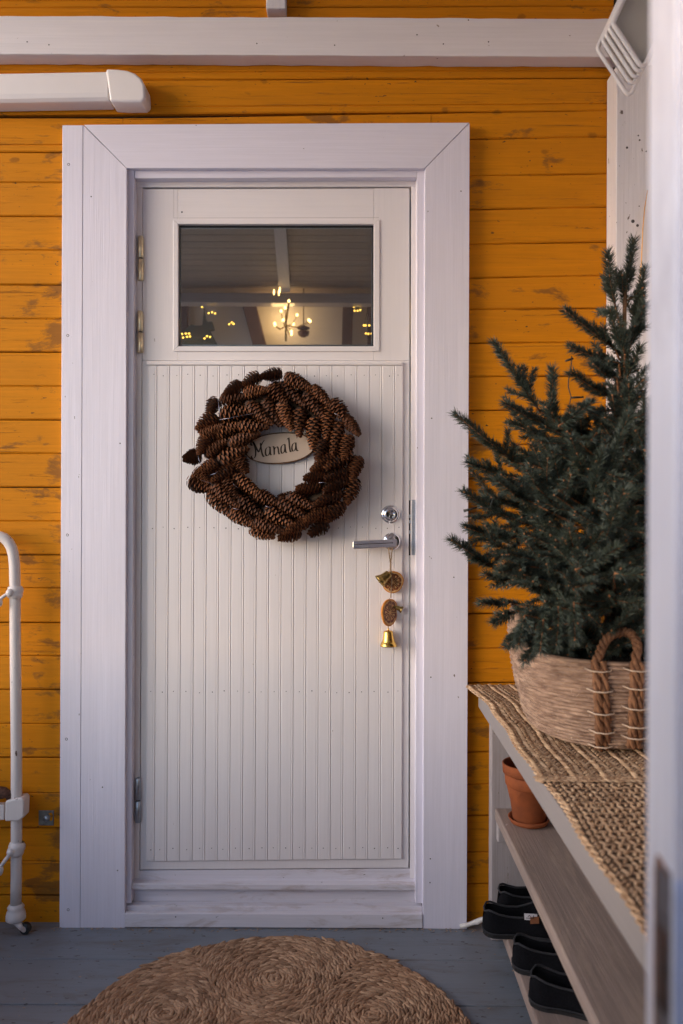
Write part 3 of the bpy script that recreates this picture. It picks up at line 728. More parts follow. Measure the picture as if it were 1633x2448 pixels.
m_rind = simple('orange_rind', (0.62, 0.23, 0.03), 0.65, 0, 0.25, 120, 0.4)
m_pith = simple('dried_pith', (0.72, 0.44, 0.19), 0.8, 0, 0.12, 200, 0.3)
m_pulp = simple('dried_pulp', (0.22, 0.052, 0.014), 0.4, 0, 0.45, 260, 0.8)
def slice_(c, r_, rot):
    e = MB(); th = 0.0025
    M4 = Matrix.Translation(c) @ rot.to_4x4()
    def ringpts(rr, y, n=36, w_=0.03, ph=0): return [M4 @ Vector((rr*(1+w_*math.sin(3*q+ph)+w_*0.5*math.sin(5*q))*math.cos(q), y, rr*(1+w_*math.sin(3*q+ph))*math.sin(q))) for q in [2*math.pi*k/n for k in range(n)]]
    n = 36
    o1, o2, i1, i2 = ringpts(r_, -th), ringpts(r_, th), ringpts(r_*0.91, -th*1.3), ringpts(r_*0.91, th*1.3)
    v = o1+o2+i1+i2; f = []
    for k in range(n):
        k2 = (k+1)%n; f += [(k,k2,n+k2,n+k),(2*n+k,2*n+k2,k2,k),(n+k,n+k2,3*n+k2,3*n+k)]
    rind = MB().add(v, f, True).build('orange_slice', m_rind, orn)
    v = ringpts(r_*0.925, -th*0.9)+ringpts(r_*0.925, th*0.9)
    MB().add(v, [tuple(range(n))[::-1], tuple(range(n,2*n))]).build('pith', m_pith, rind)
    for s in (-1, 1):
        for k in range(9):
            q0 = 2*math.pi*k/9+0.02+U(-.03,.03); q1 = 2*math.pi*(k+1)/9-0.02; rr = r_*U(0.79,0.85)
            pts_ = [M4 @ Vector((r_*0.12*math.cos((q0+q1)/2), s*th*1.05, r_*0.12*math.sin((q0+q1)/2)))]
            pts_ += [M4 @ Vector((rr*kk*math.cos(q), s*th*1.15, rr*kk*math.sin(q))) for q, kk in ((q0+.05,.45),(q0+.01,.93),((2*q0+q1)/3,1.0),((q0+2*q1)/3,1.0),(q1-.01,.93),(q1-.05,.45))]
            ctr = M4 @ Vector((rr*0.6*math.cos((q0+q1)/2), s*th*0.7, rr*0.6*math.sin((q0+q1)/2)))
            MB().add(pts_+[ctr], [(i,(i+1)%7,7) if s < 0 else ((i+1)%7,i,7) for i in range(7)], True).build('pulp_segment', m_pulp, rind)
slice_(T(620,1080,Yo+0.004), 0.0335, Matrix.Rotation(math.radians(8),3,'X'))
slice_(T(588,1405,Yo-0.004), 0.0405, Matrix.Rotation(math.radians(52),3,'Z') @ Matrix.Rotation(math.radians(6),3,'Y'))
def bell(top, axis, h, r_, mat):
    o = MB().lathe([(0.0,0.0),(r_*0.28,0.001),(r_*0.5,h*0.05),(r_*0.56,h*0.12),(r_*0.6,h*0.35),(r_*0.68,h*0.6),(r_*0.74,h*0.68),(r_*0.73,h*0.70),(r_*0.80,h*0.74),(r_*0.98,h*0.93),(r_,h),(r_*0.93,h),(r_*0.72,h*0.8),(r_*0.5,h*0.4),(0,h*0.15)], top, axis, 32).build('bell', mat, orn)
    ax = Vector(axis).normalized()
    MB().lathe([(0,0),(0.0025,0.001),(0.0025,0.006),(0,0.007)], Vector(top)-ax*0.006, axis, 10).build('bell_loop', mat, o)
    MB().ball(Vector(top)+ax*h*1.0, r_*0.17, 12, 8).build('clapper', mat, o)
bell(T(575,1597), (0.02,0,-1), 0.0475, 0.0255, m_brass)
bell(T(592,985,Yo-0.016), (-0.75,-0.15,-0.62), 0.040, 0.0215, m_brass_d)
bell(T(655,1350,Yo+0.008), (0.80,0.05,-0.35), 0.020, 0.0105, m_brass_d)

# ------------------------------------------------------------------ plastic duct on the wall, upper left
duct = thing('wall_duct', 'white plastic duct cover with rounded end cap above the door on the left', 'duct', PT(150, 215, 0))
def yzprof(xa, xb, da, db, prof, name, mat, bev=0):
    v = []; f = []; K = len(prof)
    for (x, dz) in ((xa, da), (xb, db)):
        for (y, z_) in prof: v.append((x, y, z_+dz))
    for k in range(K): k2=(k+1)%K; f.append((k,k2,K+k2,K+k))
    f += [tuple(range(K))[::-1], tuple(range(K,2*K))]
    return MB().add(v, f).build(name, mat, duct, bev)
zt0 = XZ(0,173,-0.07)[1]; zb0 = XZ(0,243,-0.06)[1]
prof = [(-0.003,zt0),(-0.062,zt0),(-0.069,zt0-0.004),(-0.071,zt0-0.012),(-0.068,zb0+0.018),(-0.064,zb0+0.006),(-0.055,zb0-0.002),(-0.003,zb0-0.002)]
xa, xb = XZ(-700,200,-0.07)[0], XZ(258,200,-0.07)[0]
yzprof(xa, xb, -0.018, 0.0065, prof, 'duct_body', m_plastic, 0.003)
Yd = -0.076
cap = [(252,163),(280,164),(303,167),(322,174),(337,186),(345,201),(347,218),(347,232),(343,240),(337,242.5),(300,243),(262,241)]
MB().prism([XZ(x,y,Yd) for x,y in cap], Yd, -0.002).build('end_cap', m_plastic, duct, 0.011, 5)

# ------------------------------------------------------------------ iron bedstead, left edge
bed = thing('iron_bedstead', 'white painted iron bedstead end with chipped tube and castor at the left edge', 'bedstead', PT(39, 2225, -0.06))
m_iron = painted_wood('chipped_white_enamel', (0.66,0.60,0.585), 'Z', 0.38, 0.1, 0.04, chip=(0.10,0.055,0.04), chip_t=0.70)
Yb = -0.062; sfac = (Yb-CAMY)/F
path = [(-420,1340),(-415,1310),(-400,1290),(-380,1282),(-340,1280),(-100,1280),(-20,1280),(0,1282.5),(10,1286),(20,1295.5),(28,1310),(32.5,1328),(35,1352),(36,1401),(36.5,1511),(38,1664),(39.5,1800),(39.5,1900),(39.5,2000),(39,2100),(38,2165)]
MB().tube([PT(x,y,Yb) for x,y in path], 12.6*sfac, 18).build('post', m_iron, bed)
MB().tube([PT(-420,1340,Yb), PT(-420,2165,Yb)], 12.6*sfac, 12).build('post', m_iron, bed)
def collar(px, py, rx, tiltv, h=14, par=bed):
    r_ = rx*sfac; hh = h*sfac
    MB().lathe([(12.8*sfac,-hh*1.15),(r_*0.9,-hh*0.9),(r_,-hh*0.4),(r_*0.93,-hh*0.1),(r_,hh*0.15),(r_*0.96,hh*0.7),(12.8*sfac,hh*1.1)], PT(px,py,Yb), tiltv, 20).build('collar', m_iron, par)
collar(36.5,1415,18.5,(0.10,0.1,1)); collar(39.5,2028,19.5,(0.25,0.15,1), 15)
rd = MB()
rd.tube([PT(26,1417,Yb-0.02),PT(12,1423,Yb-0.024),PT(0,1432,Yb-0.025),PT(-60,1475,Yb-0.025),PT(-200,1500,Yb-0.02)], 4.0*sfac, 10)
rd.ball(PT(24,1417,Yb-0.02), 10*sfac); rd.ball(PT(-2,1440,Yb-0.025), 8*sfac, sq=(1,1,1.5))
rd.build('cross_rod', m_iron, bed)
rd = MB(); rd.tube([PT(28,2036,Yb-0.02),PT(10,2060,Yb-0.024),PT(0,2074,Yb-0.025),PT(-60,2150,Yb-0.02)], 4.4*sfac, 10)
rd.ball(PT(26,2037,Yb-0.02), 10*sfac); rd.ball(PT(0,2080,Yb-0.025), 8*sfac, sq=(1,1,1.7)); rd.build('cross_rod', m_iron, bed)
a = XZ(11,1913,Yb-0.022); b_ = XZ(56,1963,Yb-0.022)
MB().prism([XZ(12,1916,Yb-0.022),XZ(30,1911,Yb-0.022),XZ(52,1908,Yb-0.022),XZ(57,1914,Yb-0.022),XZ(56,1955,Yb-0.022),XZ(44,1963,Yb-0.022),XZ(11,1964,Yb-0.022)], Yb-0.022, Yb+0.024).build('corner_bracket', m_iron, bed, 0.005, 3)
a = XZ(-420,1922,Yb-0.008); b_ = XZ(10,1960,Yb-0.008)
MB().box(a[0], b_[0], Yb-0.010, Yb+0.012, b_[1], a[1]).build('side_rail', m_iron, bed, 0.002)
MB().tube([PT(-80,1890,Yb-0.004),PT(-20,1893,Yb-0.004),PT(10,1896,Yb-0.004),PT(22,1901,Yb-0.004),PT(20,1911,Yb-0.004)], [17*sfac,16*sfac,14*sfac,10*sfac,5*sfac], 12).build('rusty_spring_rail', simple('rusty_iron',(0.10,0.045,0.03),0.8,0.2,0.5,120,0.8), bed)
ft = MB(); c = PT(38,2160,Yb); h = c.z-0.030
ft.lathe([(12.8*sfac,0),(16*sfac,-0.004),(19.5*sfac,-0.010),(17*sfac,-0.016),(20.5*sfac,-0.022),(22.8*sfac,-0.034),(23*sfac,-0.044),(17*sfac,-0.050),(0,-0.051)], c, (0,0,1), 24)
ft.build('foot_bell', m_iron, bed)
wh = PT(61, 2210, Yb-0.004)
wh.z = 0.0168
tr_ = MB(); tr_.lathe([(0.006,-0.008),(0.0145,-0.009),(0.0165,-0.005),(0.0165,0.005),(0.0145,0.009),(0.006,0.008)], wh, (0.35,1,0), 24)
cw_ = tr_.build('castor_wheel', m_black, bed)
MB().lathe([(0,-0.0095),(0.0085,-0.0095),(0.009,-0.008),(0.009,0.008),(0,0.0095)], wh, (0.35,1,0), 20).build('wheel_hub', m_iron, cw_)
MB().tube([PT(38,2204,Yb), Vector((wh.x-0.014,Yb-0.014,0.030)), Vector((wh.x-0.002,Yb-0.0165,0.017))], [0.009,0.008,0.0055], 10).build('castor_fork', m_iron, bed)

# ------------------------------------------------------------------ ribbed lamp, upper right corner
hl = thing('ribbed_wall_lamp', 'white ribbed lamp housing with grey glass tilted in the top right corner', 'lamp', PT(1520, 120, -0.70))
Yr = -0.72
u = Vector((25,-55)).normalized(); vdir = Vector((74,113)).normalized()
cs_ = [((1465,56),-0.0),((1457,69),0.012),((1449,83),0.024),((1441,98),0.036),((1428,117),0.052)]
Lv = [132,132,131,131,140]
def rring(P0, lv, lu, Y, r_, rc=14):
    P1 = P0+vdir*lv; P2 = P1+u*lu; P3 = P0+u*lu; cor = [P0,P1,P2,P3]; out_ = []
    for i in range(4):
        a, c, b__ = cor[i-1], cor[i], cor[(i+1)%4]
        da = (a-c).normalized(); db = (b__-c).normalized(); k_ = rc if i else 7
        for s in range(7):
            q = s/6; out_.append(c + da*k_*(1-q)**2 + db*k_*q**2)
    return [PT(p.x,p.y,Y) for p in out_]
for k, (P0, dY) in enumerate(cs_):
    pts_ = rring(Vector(P0), Lv[k], 150, Yr+dY, 0, 22)
    m = MB(); m.tube(pts_+[pts_[0], pts_[1]], 0.0047 if k else 0.0052, 8, True, False)
    m.build('rib', m_plastic, hl)
pts_ = rring(Vector((1471,58)), 118, 138, Yr+0.004, 0, 20)
n_ = len(pts_); back = [p+Vector((0,0.006,0)) for p in pts_]
m_greyglass = simple('grey_frosted_lens', (0.46,0.43,0.38), 0.6, 0, 0.06, 4)
MB().add(pts_+back, [tuple(range(n_)), tuple(range(2*n_-1,n_-1,-1))]+[(i,n_+i,n_+(i+1)%n_,(i+1)%n_) for i in range(n_)]).build('lens', m_greyglass, hl)
# body behind the ribs
pf = rring(Vector((1472,64)), 116, 134, Yr+0.012, 0, 20); pk_ = rring(Vector((1441,112)), 116, 134, Yr+0.060, 0, 20)
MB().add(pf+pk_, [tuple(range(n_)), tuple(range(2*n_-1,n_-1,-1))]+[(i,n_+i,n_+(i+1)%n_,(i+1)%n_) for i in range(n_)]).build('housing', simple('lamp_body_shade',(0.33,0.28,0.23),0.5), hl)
MB().tube([PT(1560,40,Yr+0.05), Vector((0.80,-0.62,1.96)), Vector((0.879,-0.62,1.96))], 0.012, 10).build('bracket', m_plastic, hl)

# ------------------------------------------------------------------ near right door jamb (out of focus)
jm = thing('doorway_jamb', 'blurred white doorway jamb with a chipped lock plate at the right edge', 'door jamb', (0.23, -1.85, 0))
m_jamb = painted_wood('bluish_white_gloss', (0.84,0.81,0.88), 'Z', 0.3, 0.5, 0.14, chip=(0.35,0.22,0.18), chip_t=0.76, dirt=(0.52,0.49,0.56), dirt_t=0.52)
zj = 0.60; Yj = CAMY+zj; xj_ = (1546-CX)*zj/F
xs = xj_ + 0.0
MB().box(xj_, xj_+0.12, -1.852, Yj, 0.0, 2.6).build('jamb', m_jamb, jm, 0.003)
MB().box(xj_+0.013, xj_+0.12, -1.97, -1.8525, 0.0, 2.6).build('outer_jamb', m_jamb, jm, 0.003)
MB().box(xj_+0.121, 0.95, -2.04, -1.80, -0.1, 2.6).build('wall_panel', m_post, jm)
def Zat(py, zz): return EYE-(py-CY)*zz/F
# lock keep: a recess with rusty rim, grey plate and a bright strip on the rebate
lkp = MB(); lkp.box(xj_-0.0012, xj_+0.0004, -1.848, -1.824, Zat(2600,0.56), Zat(2056,0.57))
kp = lkp.build('strike_plate', simple('worn_grey_plate',(0.20,0.19,0.21),0.45,0.7,0.5,40), jm, 0.0005)
MB().box(xj_-0.0016, xj_-0.0010, -1.846, -1.828, Zat(2420,0.56), Zat(2205,0.57)).build('latch_hole', simple('dark_rust',(0.05,0.022,0.016),0.7,0,0.6,60), kp)
rim = MB(); 
zt_ = Zat(2052,0.57)
rim.tube([Vector((xj_-0.0012,-1.823,zt_-0.30)),Vector((xj_-0.0012,-1.823,zt_-0.01)),Vector((xj_-0.0012,-1.827,zt_+0.001)),Vector((xj_-0.0012,-1.846,zt_-0.004))], 0.0012, 6)
rim.build('chipped_rim', simple('bare_brown_wood',(0.33,0.15,0.08),0.8,0,0.4,90), jm)
MB().box(xj_+0.0002, xj_+0.0066, -1.8545, -1.8522, Zat(2700,0.55), Zat(2098,0.55)).build('keep_strip', simple('bright_blue_steel',(0.55,0.64,0.88),0.3,0.7,0.06,30), jm, 0.0006)

# ------------------------------------------------------------------ shoe bench
HB = 0.552; ZB = EYE-HB
bench = thing('shoe_bench', 'grey white wooden shelf bench with two lower shelves along the right wall', 'bench', (0.62, -0.9, 0))
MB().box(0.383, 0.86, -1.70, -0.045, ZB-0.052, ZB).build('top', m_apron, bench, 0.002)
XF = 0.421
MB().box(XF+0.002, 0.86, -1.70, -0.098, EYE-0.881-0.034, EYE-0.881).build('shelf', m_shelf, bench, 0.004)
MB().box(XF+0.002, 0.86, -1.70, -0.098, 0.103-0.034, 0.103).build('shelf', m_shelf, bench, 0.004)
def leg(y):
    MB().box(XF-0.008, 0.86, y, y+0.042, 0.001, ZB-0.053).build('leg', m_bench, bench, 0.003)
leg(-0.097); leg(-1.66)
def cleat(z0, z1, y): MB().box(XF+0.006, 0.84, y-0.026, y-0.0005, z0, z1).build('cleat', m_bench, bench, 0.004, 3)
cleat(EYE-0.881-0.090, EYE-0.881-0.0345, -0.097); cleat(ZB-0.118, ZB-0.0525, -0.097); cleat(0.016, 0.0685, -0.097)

# woven mats
def capsule_into(mb, c, d, ln, r_, n=4, rings=4, flat=0.7):
    d = d.normalized(); a = d.cross(Vector((0,0,1)))
    if a.length < 1e-4: a = Vector((1,0,0))
    a.normalize(); b__ = a.cross(d)
    v = []; prof = ((-0.5,0.25),(-0.28,0.9),(0.0,1.0),(0.28,0.9),(0.5,0.25))
    for (t_, k_) in prof:
        p = c+d*ln*t_
        for k in range(n):
            q = 2*math.pi*(k+0.5)/n; v.append(p+(a*math.cos(q)+b__*math.sin(q)*flat)*r_*k_)
    f = []
    for i in range(4):
        for k in range(n): k2=(k+1)%n; f.append((i*n+k,(i+1)*n+k,(i+1)*n+k2,i*n+k2))
    f += [tuple(range(n)), tuple(range(4*n,5*n))[::-1]]
    mb.add(v, f, True)
def mat_piece(name, label, y0, y1, edge, zoff, ribs):
    t_ = thing(name, label, 'mat', (0.6, (y0+y1)/2, ZB), 'seagrass mats on the bench')
    base = MB(); n = 30
    v = [(edge(y0+(y1-y0)*i/n)+0.004, y0+(y1-y0)*i/n, ZB+zoff+0.001) for i in range(n+1)]
    v += [(0.86, y0+(y1-y0)*i/n, ZB+zoff+0.001) for i in range(n+1)]
    m_ = len(v); v += [(x,y,z_+0.003) for x,y,z_ in v]
    f = [(i,i+1,n+2+i,n+1+i) for i in range(n)] + [(m_+i,m_+n+1+i,m_+n+2+i,m_+i+1) for i in range(n)] + [(i,m_+i,m_+i+1,i+1) for i in range(n)]
    base.add(v, f).build('backing', m_matbase, t_)
    s = MB(); pr_, pc = (0.0125, 0.0105) if ribs else (0.0125, 0.012)
    cols = int((0.86-0.37)/pc)
    for c_ in range(cols):
        nrow = int((y1-y0)/pr_)
        for r_ in range(nrow):
            y = y0+(r_+0.5+(0.5 if c_%2 else 0))*pr_+U(-.0012,.0012)
            if y > y1-0.004: continue
            x = edge(y)+0.005+c_*pc+U(-.001,.001)
            if x > 0.86: continue
            bord = c_ < 2
            if ribs:
                hz = 0.0042+(0.0028 if c_%3 == 0 else 0)
                ang = 0.75 if c_%2 else -0.75
            else:
                hz = 0.0048+0.0016*((r_+c_)%2); ang = 0.45 if (c_%2) else -0.45
                if (r_ % 2) and not bord: ang += 1.15
            d = Vector((math.sin(ang+U(-.2,.2)), math.cos(ang), U(-.12,.12)))
            capsule_into(s, Vector((x,y,ZB+zoff+hz)), d, U(0.015,0.0185), U(0.0030,0.0038), 5)
    for k in range(500):  # loose fibre ends
        y = U(y0,y1); x = edge(y)+U(-0.004,0.46); 
        q = U(0,6.28); s.tube([Vector((x,y,ZB+zoff+0.008)), Vector((x+0.008*math.cos(q),y+0.008*math.sin(q),ZB+zoff+U(0.008,0.014)))], 0.0005, 3, False, False)
    # braided border cords
    for off in (0.0, ):
        for k in range(int((y1-y0)/0.011)):
            y = y0+0.006+k*0.011; capsule_into(s, Vector((edge(y)+off, y, ZB+zoff+0.004)), Vector((0.55*(1 if k%2 else -1),1,0.1)), 0.018, 0.0036, 5)
    for k in range(int(0.48/0.012)):
        x = edge(y0)+k*0.012
        for j in range(3): capsule_into(s, Vector((x, y0+0.005+0.009*j, ZB+zoff+0.0055)), Vector((1,0.5*(1 if (j)%2 else -1),0.05)), 0.021, 0.0040, 5)
    st_ = s.build('stitches', m_mat, t_); st_['kind'] = 'stuff'
e1 = lambda y: 0.352+0.028*min(1,(-y-0.01)/0.25)+0.003*math.sin(y*23) - 0.004*max(0,(-y-0.25))
e2 = lambda y: 0.386-0.010*(-y-0.85)/0.8+0.003*math.sin(y*19+1)
mat_piece('seagrass_mat', 'ribbed seagrass mat at the wall end of the bench, under the basket', -0.84, -0.01, e1, 0.001, True)
mat_piece('seagrass_mat', 'openly woven seagrass mat at the near end of the bench, in front of the basket', -1.70, -0.845, e2, 0.001, False)

# ------------------------------------------------------------------ terracotta pots
pot_c = Vector((0.497, -0.205, EYE-0.881))
sau = MB().lathe([(0,0),(0.044,0),(0.050,0.003),(0.057,0.016),(0.0535,0.017),(0.047,0.006),(0,0.006)], pot_c+Vector((0,0,0.001)), (0,0,1), 40).build('saucer', m_terra)
tag(sau, 'terracotta saucer beneath the nested flower pots on the middle shelf', 'saucer')
p1 = MB().lathe([(0.0,0.002),(0.041,0.002),(0.044,0.006),(0.058,0.095),(0.0600,0.096),(0.0665,0.101),(0.0690,0.128),(0.066,0.130),(0.062,0.128),(0.056,0.09),(0,0.09)], pot_c+Vector((0,0,0.006)), (0.02,0,1), 44).build('flower_pot', m_terra)
tag(p1, 'lower terracotta flower pot standing in the saucer, holding another pot', 'flower pot')
p2 = MB().lathe([(0.0,0.03),(0.050,0.06),(0.0585,0.100),(0.0600,0.128),(0.0665,0.131),(0.0685,0.156),(0.0655,0.158),(0.061,0.155),(0.052,0.10),(0.04,0.03),(0,0.02)], pot_c+Vector((-0.001,0,0.008)), (-0.02,0.02,1), 44).build('flower_pot', m_terra)
tag(p2, 'upper empty terracotta flower pot nested in the lower one', 'flower pot')

# ------------------------------------------------------------------ felt slippers on the bottom shelf
def slipper(label, x_toe, y, ang, first=None, L_=0.27, W_=0.098, with_tag=False, H_=1.0):
    """toe towards -X"""
    t_ = thing('slipper', label, 'slipper', (x_toe, y, 0.104), 'black felt slippers on the bottom shelf')
    t_.rotation_euler = (0, 0, ang)
    secs = []
    n = 15
    S = [0, 0.02, 0.05, 0.09, 0.15, 0.25, 0.36, 0.46, 0.54, 0.60, 0.68, 0.78, 0.88, 0.95, 1.0]
    Wt = [0.20, 0.46, 0.62, 0.72, 0.76, 0.72, 0.76, 0.86, 0.94, 0.98, 1.0, 0.97, 0.82, 0.58, 0.2]
    Ht = [0.040, 0.056, 0.062, 0.060, 0.054, 0.048, 0.047, 0.052, 0.062, 0.068, 0.064, 0.056, 0.046, 0.036, 0.022]
    Op = [0, 0.55, 0.9, 1, 1, 1, 1, 1, 0.85, 0.4, 0, 0, 0, 0, 0]
    for i in range(n):
        s = S[i]; w_ = W_/2*Wt[i]; hb = Ht[i]*H_; op = Op[i]
        x = s*L_; ht = hb+0.003*op
        wc_ = w_*(0.2+0.58*op); inn = w_*(0.08+0.60*op); dz = ht-(0.002+(ht-0.014)*op)
        L1 = [(-w_*0.92,0.0),(-w_*1.05,0.010),(-w_*1.08,0.022),(-w_*(1.02-0.04*op),hb*0.62),(-wc_*(1.12-0.14*op),ht*0.96),(-wc_,ht+0.002*op),(-inn,ht-0.003-0.003*op),(-inn*0.98,ht-dz*0.0-(ht-0.014)*op*0.9-0.003),(-inn*0.4,ht-(ht-0.012)*op-0.003)]
        full_ = L1 + [(-a,b__) for a,b__ in L1[::-1]]
        secs.append([(x, a, b__) for a,b__ in full_])
    K = len(secs[0]); v = [p for s in secs for p in s]; f = []
    for i in range(n-1):
        for k in range(K): k2=(k+1)%K; f.append((i*K+k,i*K+k2,(i+1)*K+k2,(i+1)*K+k))
    f += [tuple(range(K))[::-1], tuple(range((n-1)*K, n*K))]
    me = MB().add(v, f, True)
    o = me.build('upper', m_felt); o.parent = t_
    pip = [Vector(secs[i][5])+Vector((0,0,0.001)) for i in range(1, 10)]
    loop = pip + [Vector((p.x,-p.y,p.z)) for p in pip[::-1]]
    q = MB().tube(loop+[loop[0]], 0.0028, 6, True, False).build('collar_piping', m_pipe); q.parent = t_
    wl = [Vector((sc_[2][0], sc_[2][1]*1.02, 0.012)) for sc_ in secs]; wl = wl+[Vector((p.x,-p.y,p.z)) for p in wl[::-1]]
    q = MB().tube(wl+[wl[0]], 0.0020, 5, True, False).build('welt', m_pipe); q.parent = t_
    sb = o.modifiers.new('s','SUBSURF'); sb.levels = 1; sb.render_levels = 2
    so = MB(); out_ = [(p[0][0], p[1][1]*1.03) for p in secs] + [(p[-1][0], -p[1][1]*1.03) for p in secs[::-1]]
    v = [(x,yy,0.0) for x,yy in out_]+[(x,yy,0.008) for x,yy in out_]; m_ = len(out_)
    so.add(v, [tuple(range(m_))[::-1], tuple(range(m_,2*m_))]+[(i,(i+1)%m_,m_+(i+1)%m_,m_+i) for i in range(m_)])
    o = so.build('sole', m_black); o.parent = t_
    if with_tag:
        o = MB().add([(0.088,-0.0335,0.057),(0.118,-0.0345,0.062),(0.118,-0.0385,0.046),(0.088,-0.0375,0.041),(0.088,-0.0350,0.057),(0.118,-0.0360,0.062),(0.118,-0.0400,0.046),(0.088,-0.0390,0.041)],
             [(0,1,2,3),(7,6,5,4),(0,4,5,1),(1,5,6,2),(2,6,7,3),(3,7,4,0)]).build('cloth_tag', m_tagw); o.parent = t_
    return t_
s1 = slipper('black felt slipper nearest the wall, only its collar showing behind the tagged slipper', 0.425, -0.135, math.radians(4), L_=0.24)
s2 = slipper('black felt slipper with white tag and brown leather patch, heel jutting over the shelf edge', 0.365, -0.235, math.radians(-3))
s3 = slipper('black felt slipper third from the wall, between the tagged one and the nearest', 0.413, -0.395, math.radians(-10))
s4 = slipper('black felt slipper nearest the camera on the bottom shelf', 0.425, -0.530, math.radians(-16), L_=0.28, W_=0.102)
# tag and patch on the side of the second slipper that faces the camera
def side_patch(px0, px1, py0, py1, Y, mat, name, skew=0, th=0.0015):
    q = [PT(px0,py0,Y), PT(px1,py0+skew,Y), PT(px1+1,py1+skew,Y-0.004), PT(px0+1,py1,Y-0.004)]
    v = q+[p+Vector((0,th,0)) for p in q]
    o = MB().add(v, [(3,2,1,0),(4,5,6,7),(0,1,5,4),(1,2,6,5),(2,3,7,6),(3,0,4,7)]).build(name, mat)
    o.parent = s2; o.matrix_parent_inverse = (Matrix.Translation(s2.location) @ s2.rotation_euler.to_matrix().to_4x4()).inverted()
    return o
tg = side_patch(1253.5,1284,2184,2199,-0.2905,m_tagw,'cloth_tag',2)
side_patch(1267.5,1288,2193,2209,-0.2935,m_leather,'leather_patch',-1)
em = MB()
for q in ([(1262,2190),(1265.5,2187),(1265.5,2188.3),(1262,2191.3)], [(1265.5,2187),(1269,2190.5),(1269,2191.8),(1265.5,2188.3)], [(1257,2193.6),(1276,2195),(1276,2196),(1257,2194.6)], [(1274.5,2188),(1276,2188.1),(1276,2195),(1274.5,2195)]):
    em.prism([XZ(x,y,-0.294) for x,y in q], -0.2955, -0.2945)
o = em.build('tag_emblem', m_ink); o.parent = s2; o.matrix_parent_inverse = (Matrix.Translation(s2.location) @ s2.rotation_euler.to_matrix().to_4x4()).inverted()

# white cable on the floor by the wall
cb = MB(); cb.tube([PT(1100,2214,-0.040)*1.0, PT(1118,2211,-0.042), PT(1132,2206,-0.045), PT(1140,2204,-0.05), PT(1150,2199,-0.055), PT(1166,2195,-0.06), PT(1200,2195,-0.07)], [0.006,0.0062,0.0065,0.0085,0.0072,0.007,0.007], 10)
tag(cb.build('white_cable', m_cablew), 'short grubby white cable end lying on the floor beside the right casing', 'cable')

# ------------------------------------------------------------------ basket, pot and spruce
BC = Vector((0.612, -0.50, ZB+0.010))
basket = thing('woven_basket', 'coiled seagrass basket with rope handles holding the spruce on the bench', 'basket', BC)
rows = 23; H = 0.205
def rim_extra(th):      # the left side of the rim stands up higher
    d = math.atan2(math.sin(th-math.radians(168)), math.cos(th-math.radians(168)))
    return 0.098*math.exp(-(d/0.36)**2)
def brad(t_, th):
    r_ = 0.172+0.052*math.sin(min(1,t_*1.15)*math.pi/2)**0.9
    if t_ < 0.10: r_ -= 0.035*(1-t_/0.10)**2
    if t_ > 0.8: r_ -= 0.010*(t_-0.8)/0.2
    return r_*(1+0.018*math.sin(3*th+1)+0.01*math.sin(5*th))
seg = 280; sub = 5
bk = MB(); v = []; f = []
tot = rows*sub
for i in range(tot+1):
    ro = i//sub; ph = (i%sub)/sub
    bulge = math.sin(math.pi*ph)**0.7*0.0058 if ph > 0 else -0.0016
    for k in range(seg):
        th = 2*math.pi*k/seg; t_ = i/tot
        tw_ = 0.0013*math.sin(th*95+ro*2.4+ph*3.1)*(1 if 0 < ph else 0)
        wv = 0.0012*math.sin(th*7+ro)
        r_ = brad(t_, th)+bulge+tw_+0.0012*math.sin(th*23+ro*5)
        hgt = H+rim_extra(th)
        v.append((BC.x+r_*math.cos(th), BC.y+r_*math.sin(th), BC.z+t_*hgt+wv*t_))
for i in range(tot):
    for k in range(seg): k2=(k+1)%seg; f.append((i*seg+k,i*seg+k2,(i+1)*seg+k2,(i+1)*seg+k))
o0 = len(v)
for k in range(seg):
    th = 2*math.pi*k/seg; r_ = brad(1,th)-0.009; v.append((BC.x+r_*math.cos(th),BC.y+r_*math.sin(th),BC.z+H+rim_extra(th)))
for k in range(seg):
    th = 2*math.pi*k/seg; r_ = 0.155; v.append((BC.x+r_*math.cos(th),BC.y+r_*math.sin(th),BC.z+0.01))
for k in range(seg):
    k2=(k+1)%seg; f += [(tot*seg+k,tot*seg+k2,o0+k2,o0+k),(o0+k,o0+k2,o0+seg+k2,o0+seg+k)]
f.append(tuple(range(seg))[::-1])
bk.add(v, f, True).build('basket_wall', m_basket, basket)
fz_ = MB()
for k in range(420):
    th = U(0,6.28); t_ = U(0.02,1.0); r_ = brad(t_,th)+0.003; p = BC+Vector((r_*math.cos(th),r_*math.sin(th),t_*(H+rim_extra(th))))
    fz_.tube([p, p+Vector((math.cos(th)*0.003+U(-.008,.008),math.sin(th)*0.003+U(-.008,.008),U(-.006,.006)))], 0.0004, 3, False, False)
fz_.build('loose_fibres', m_cord, basket)['kind'] = 'stuff'
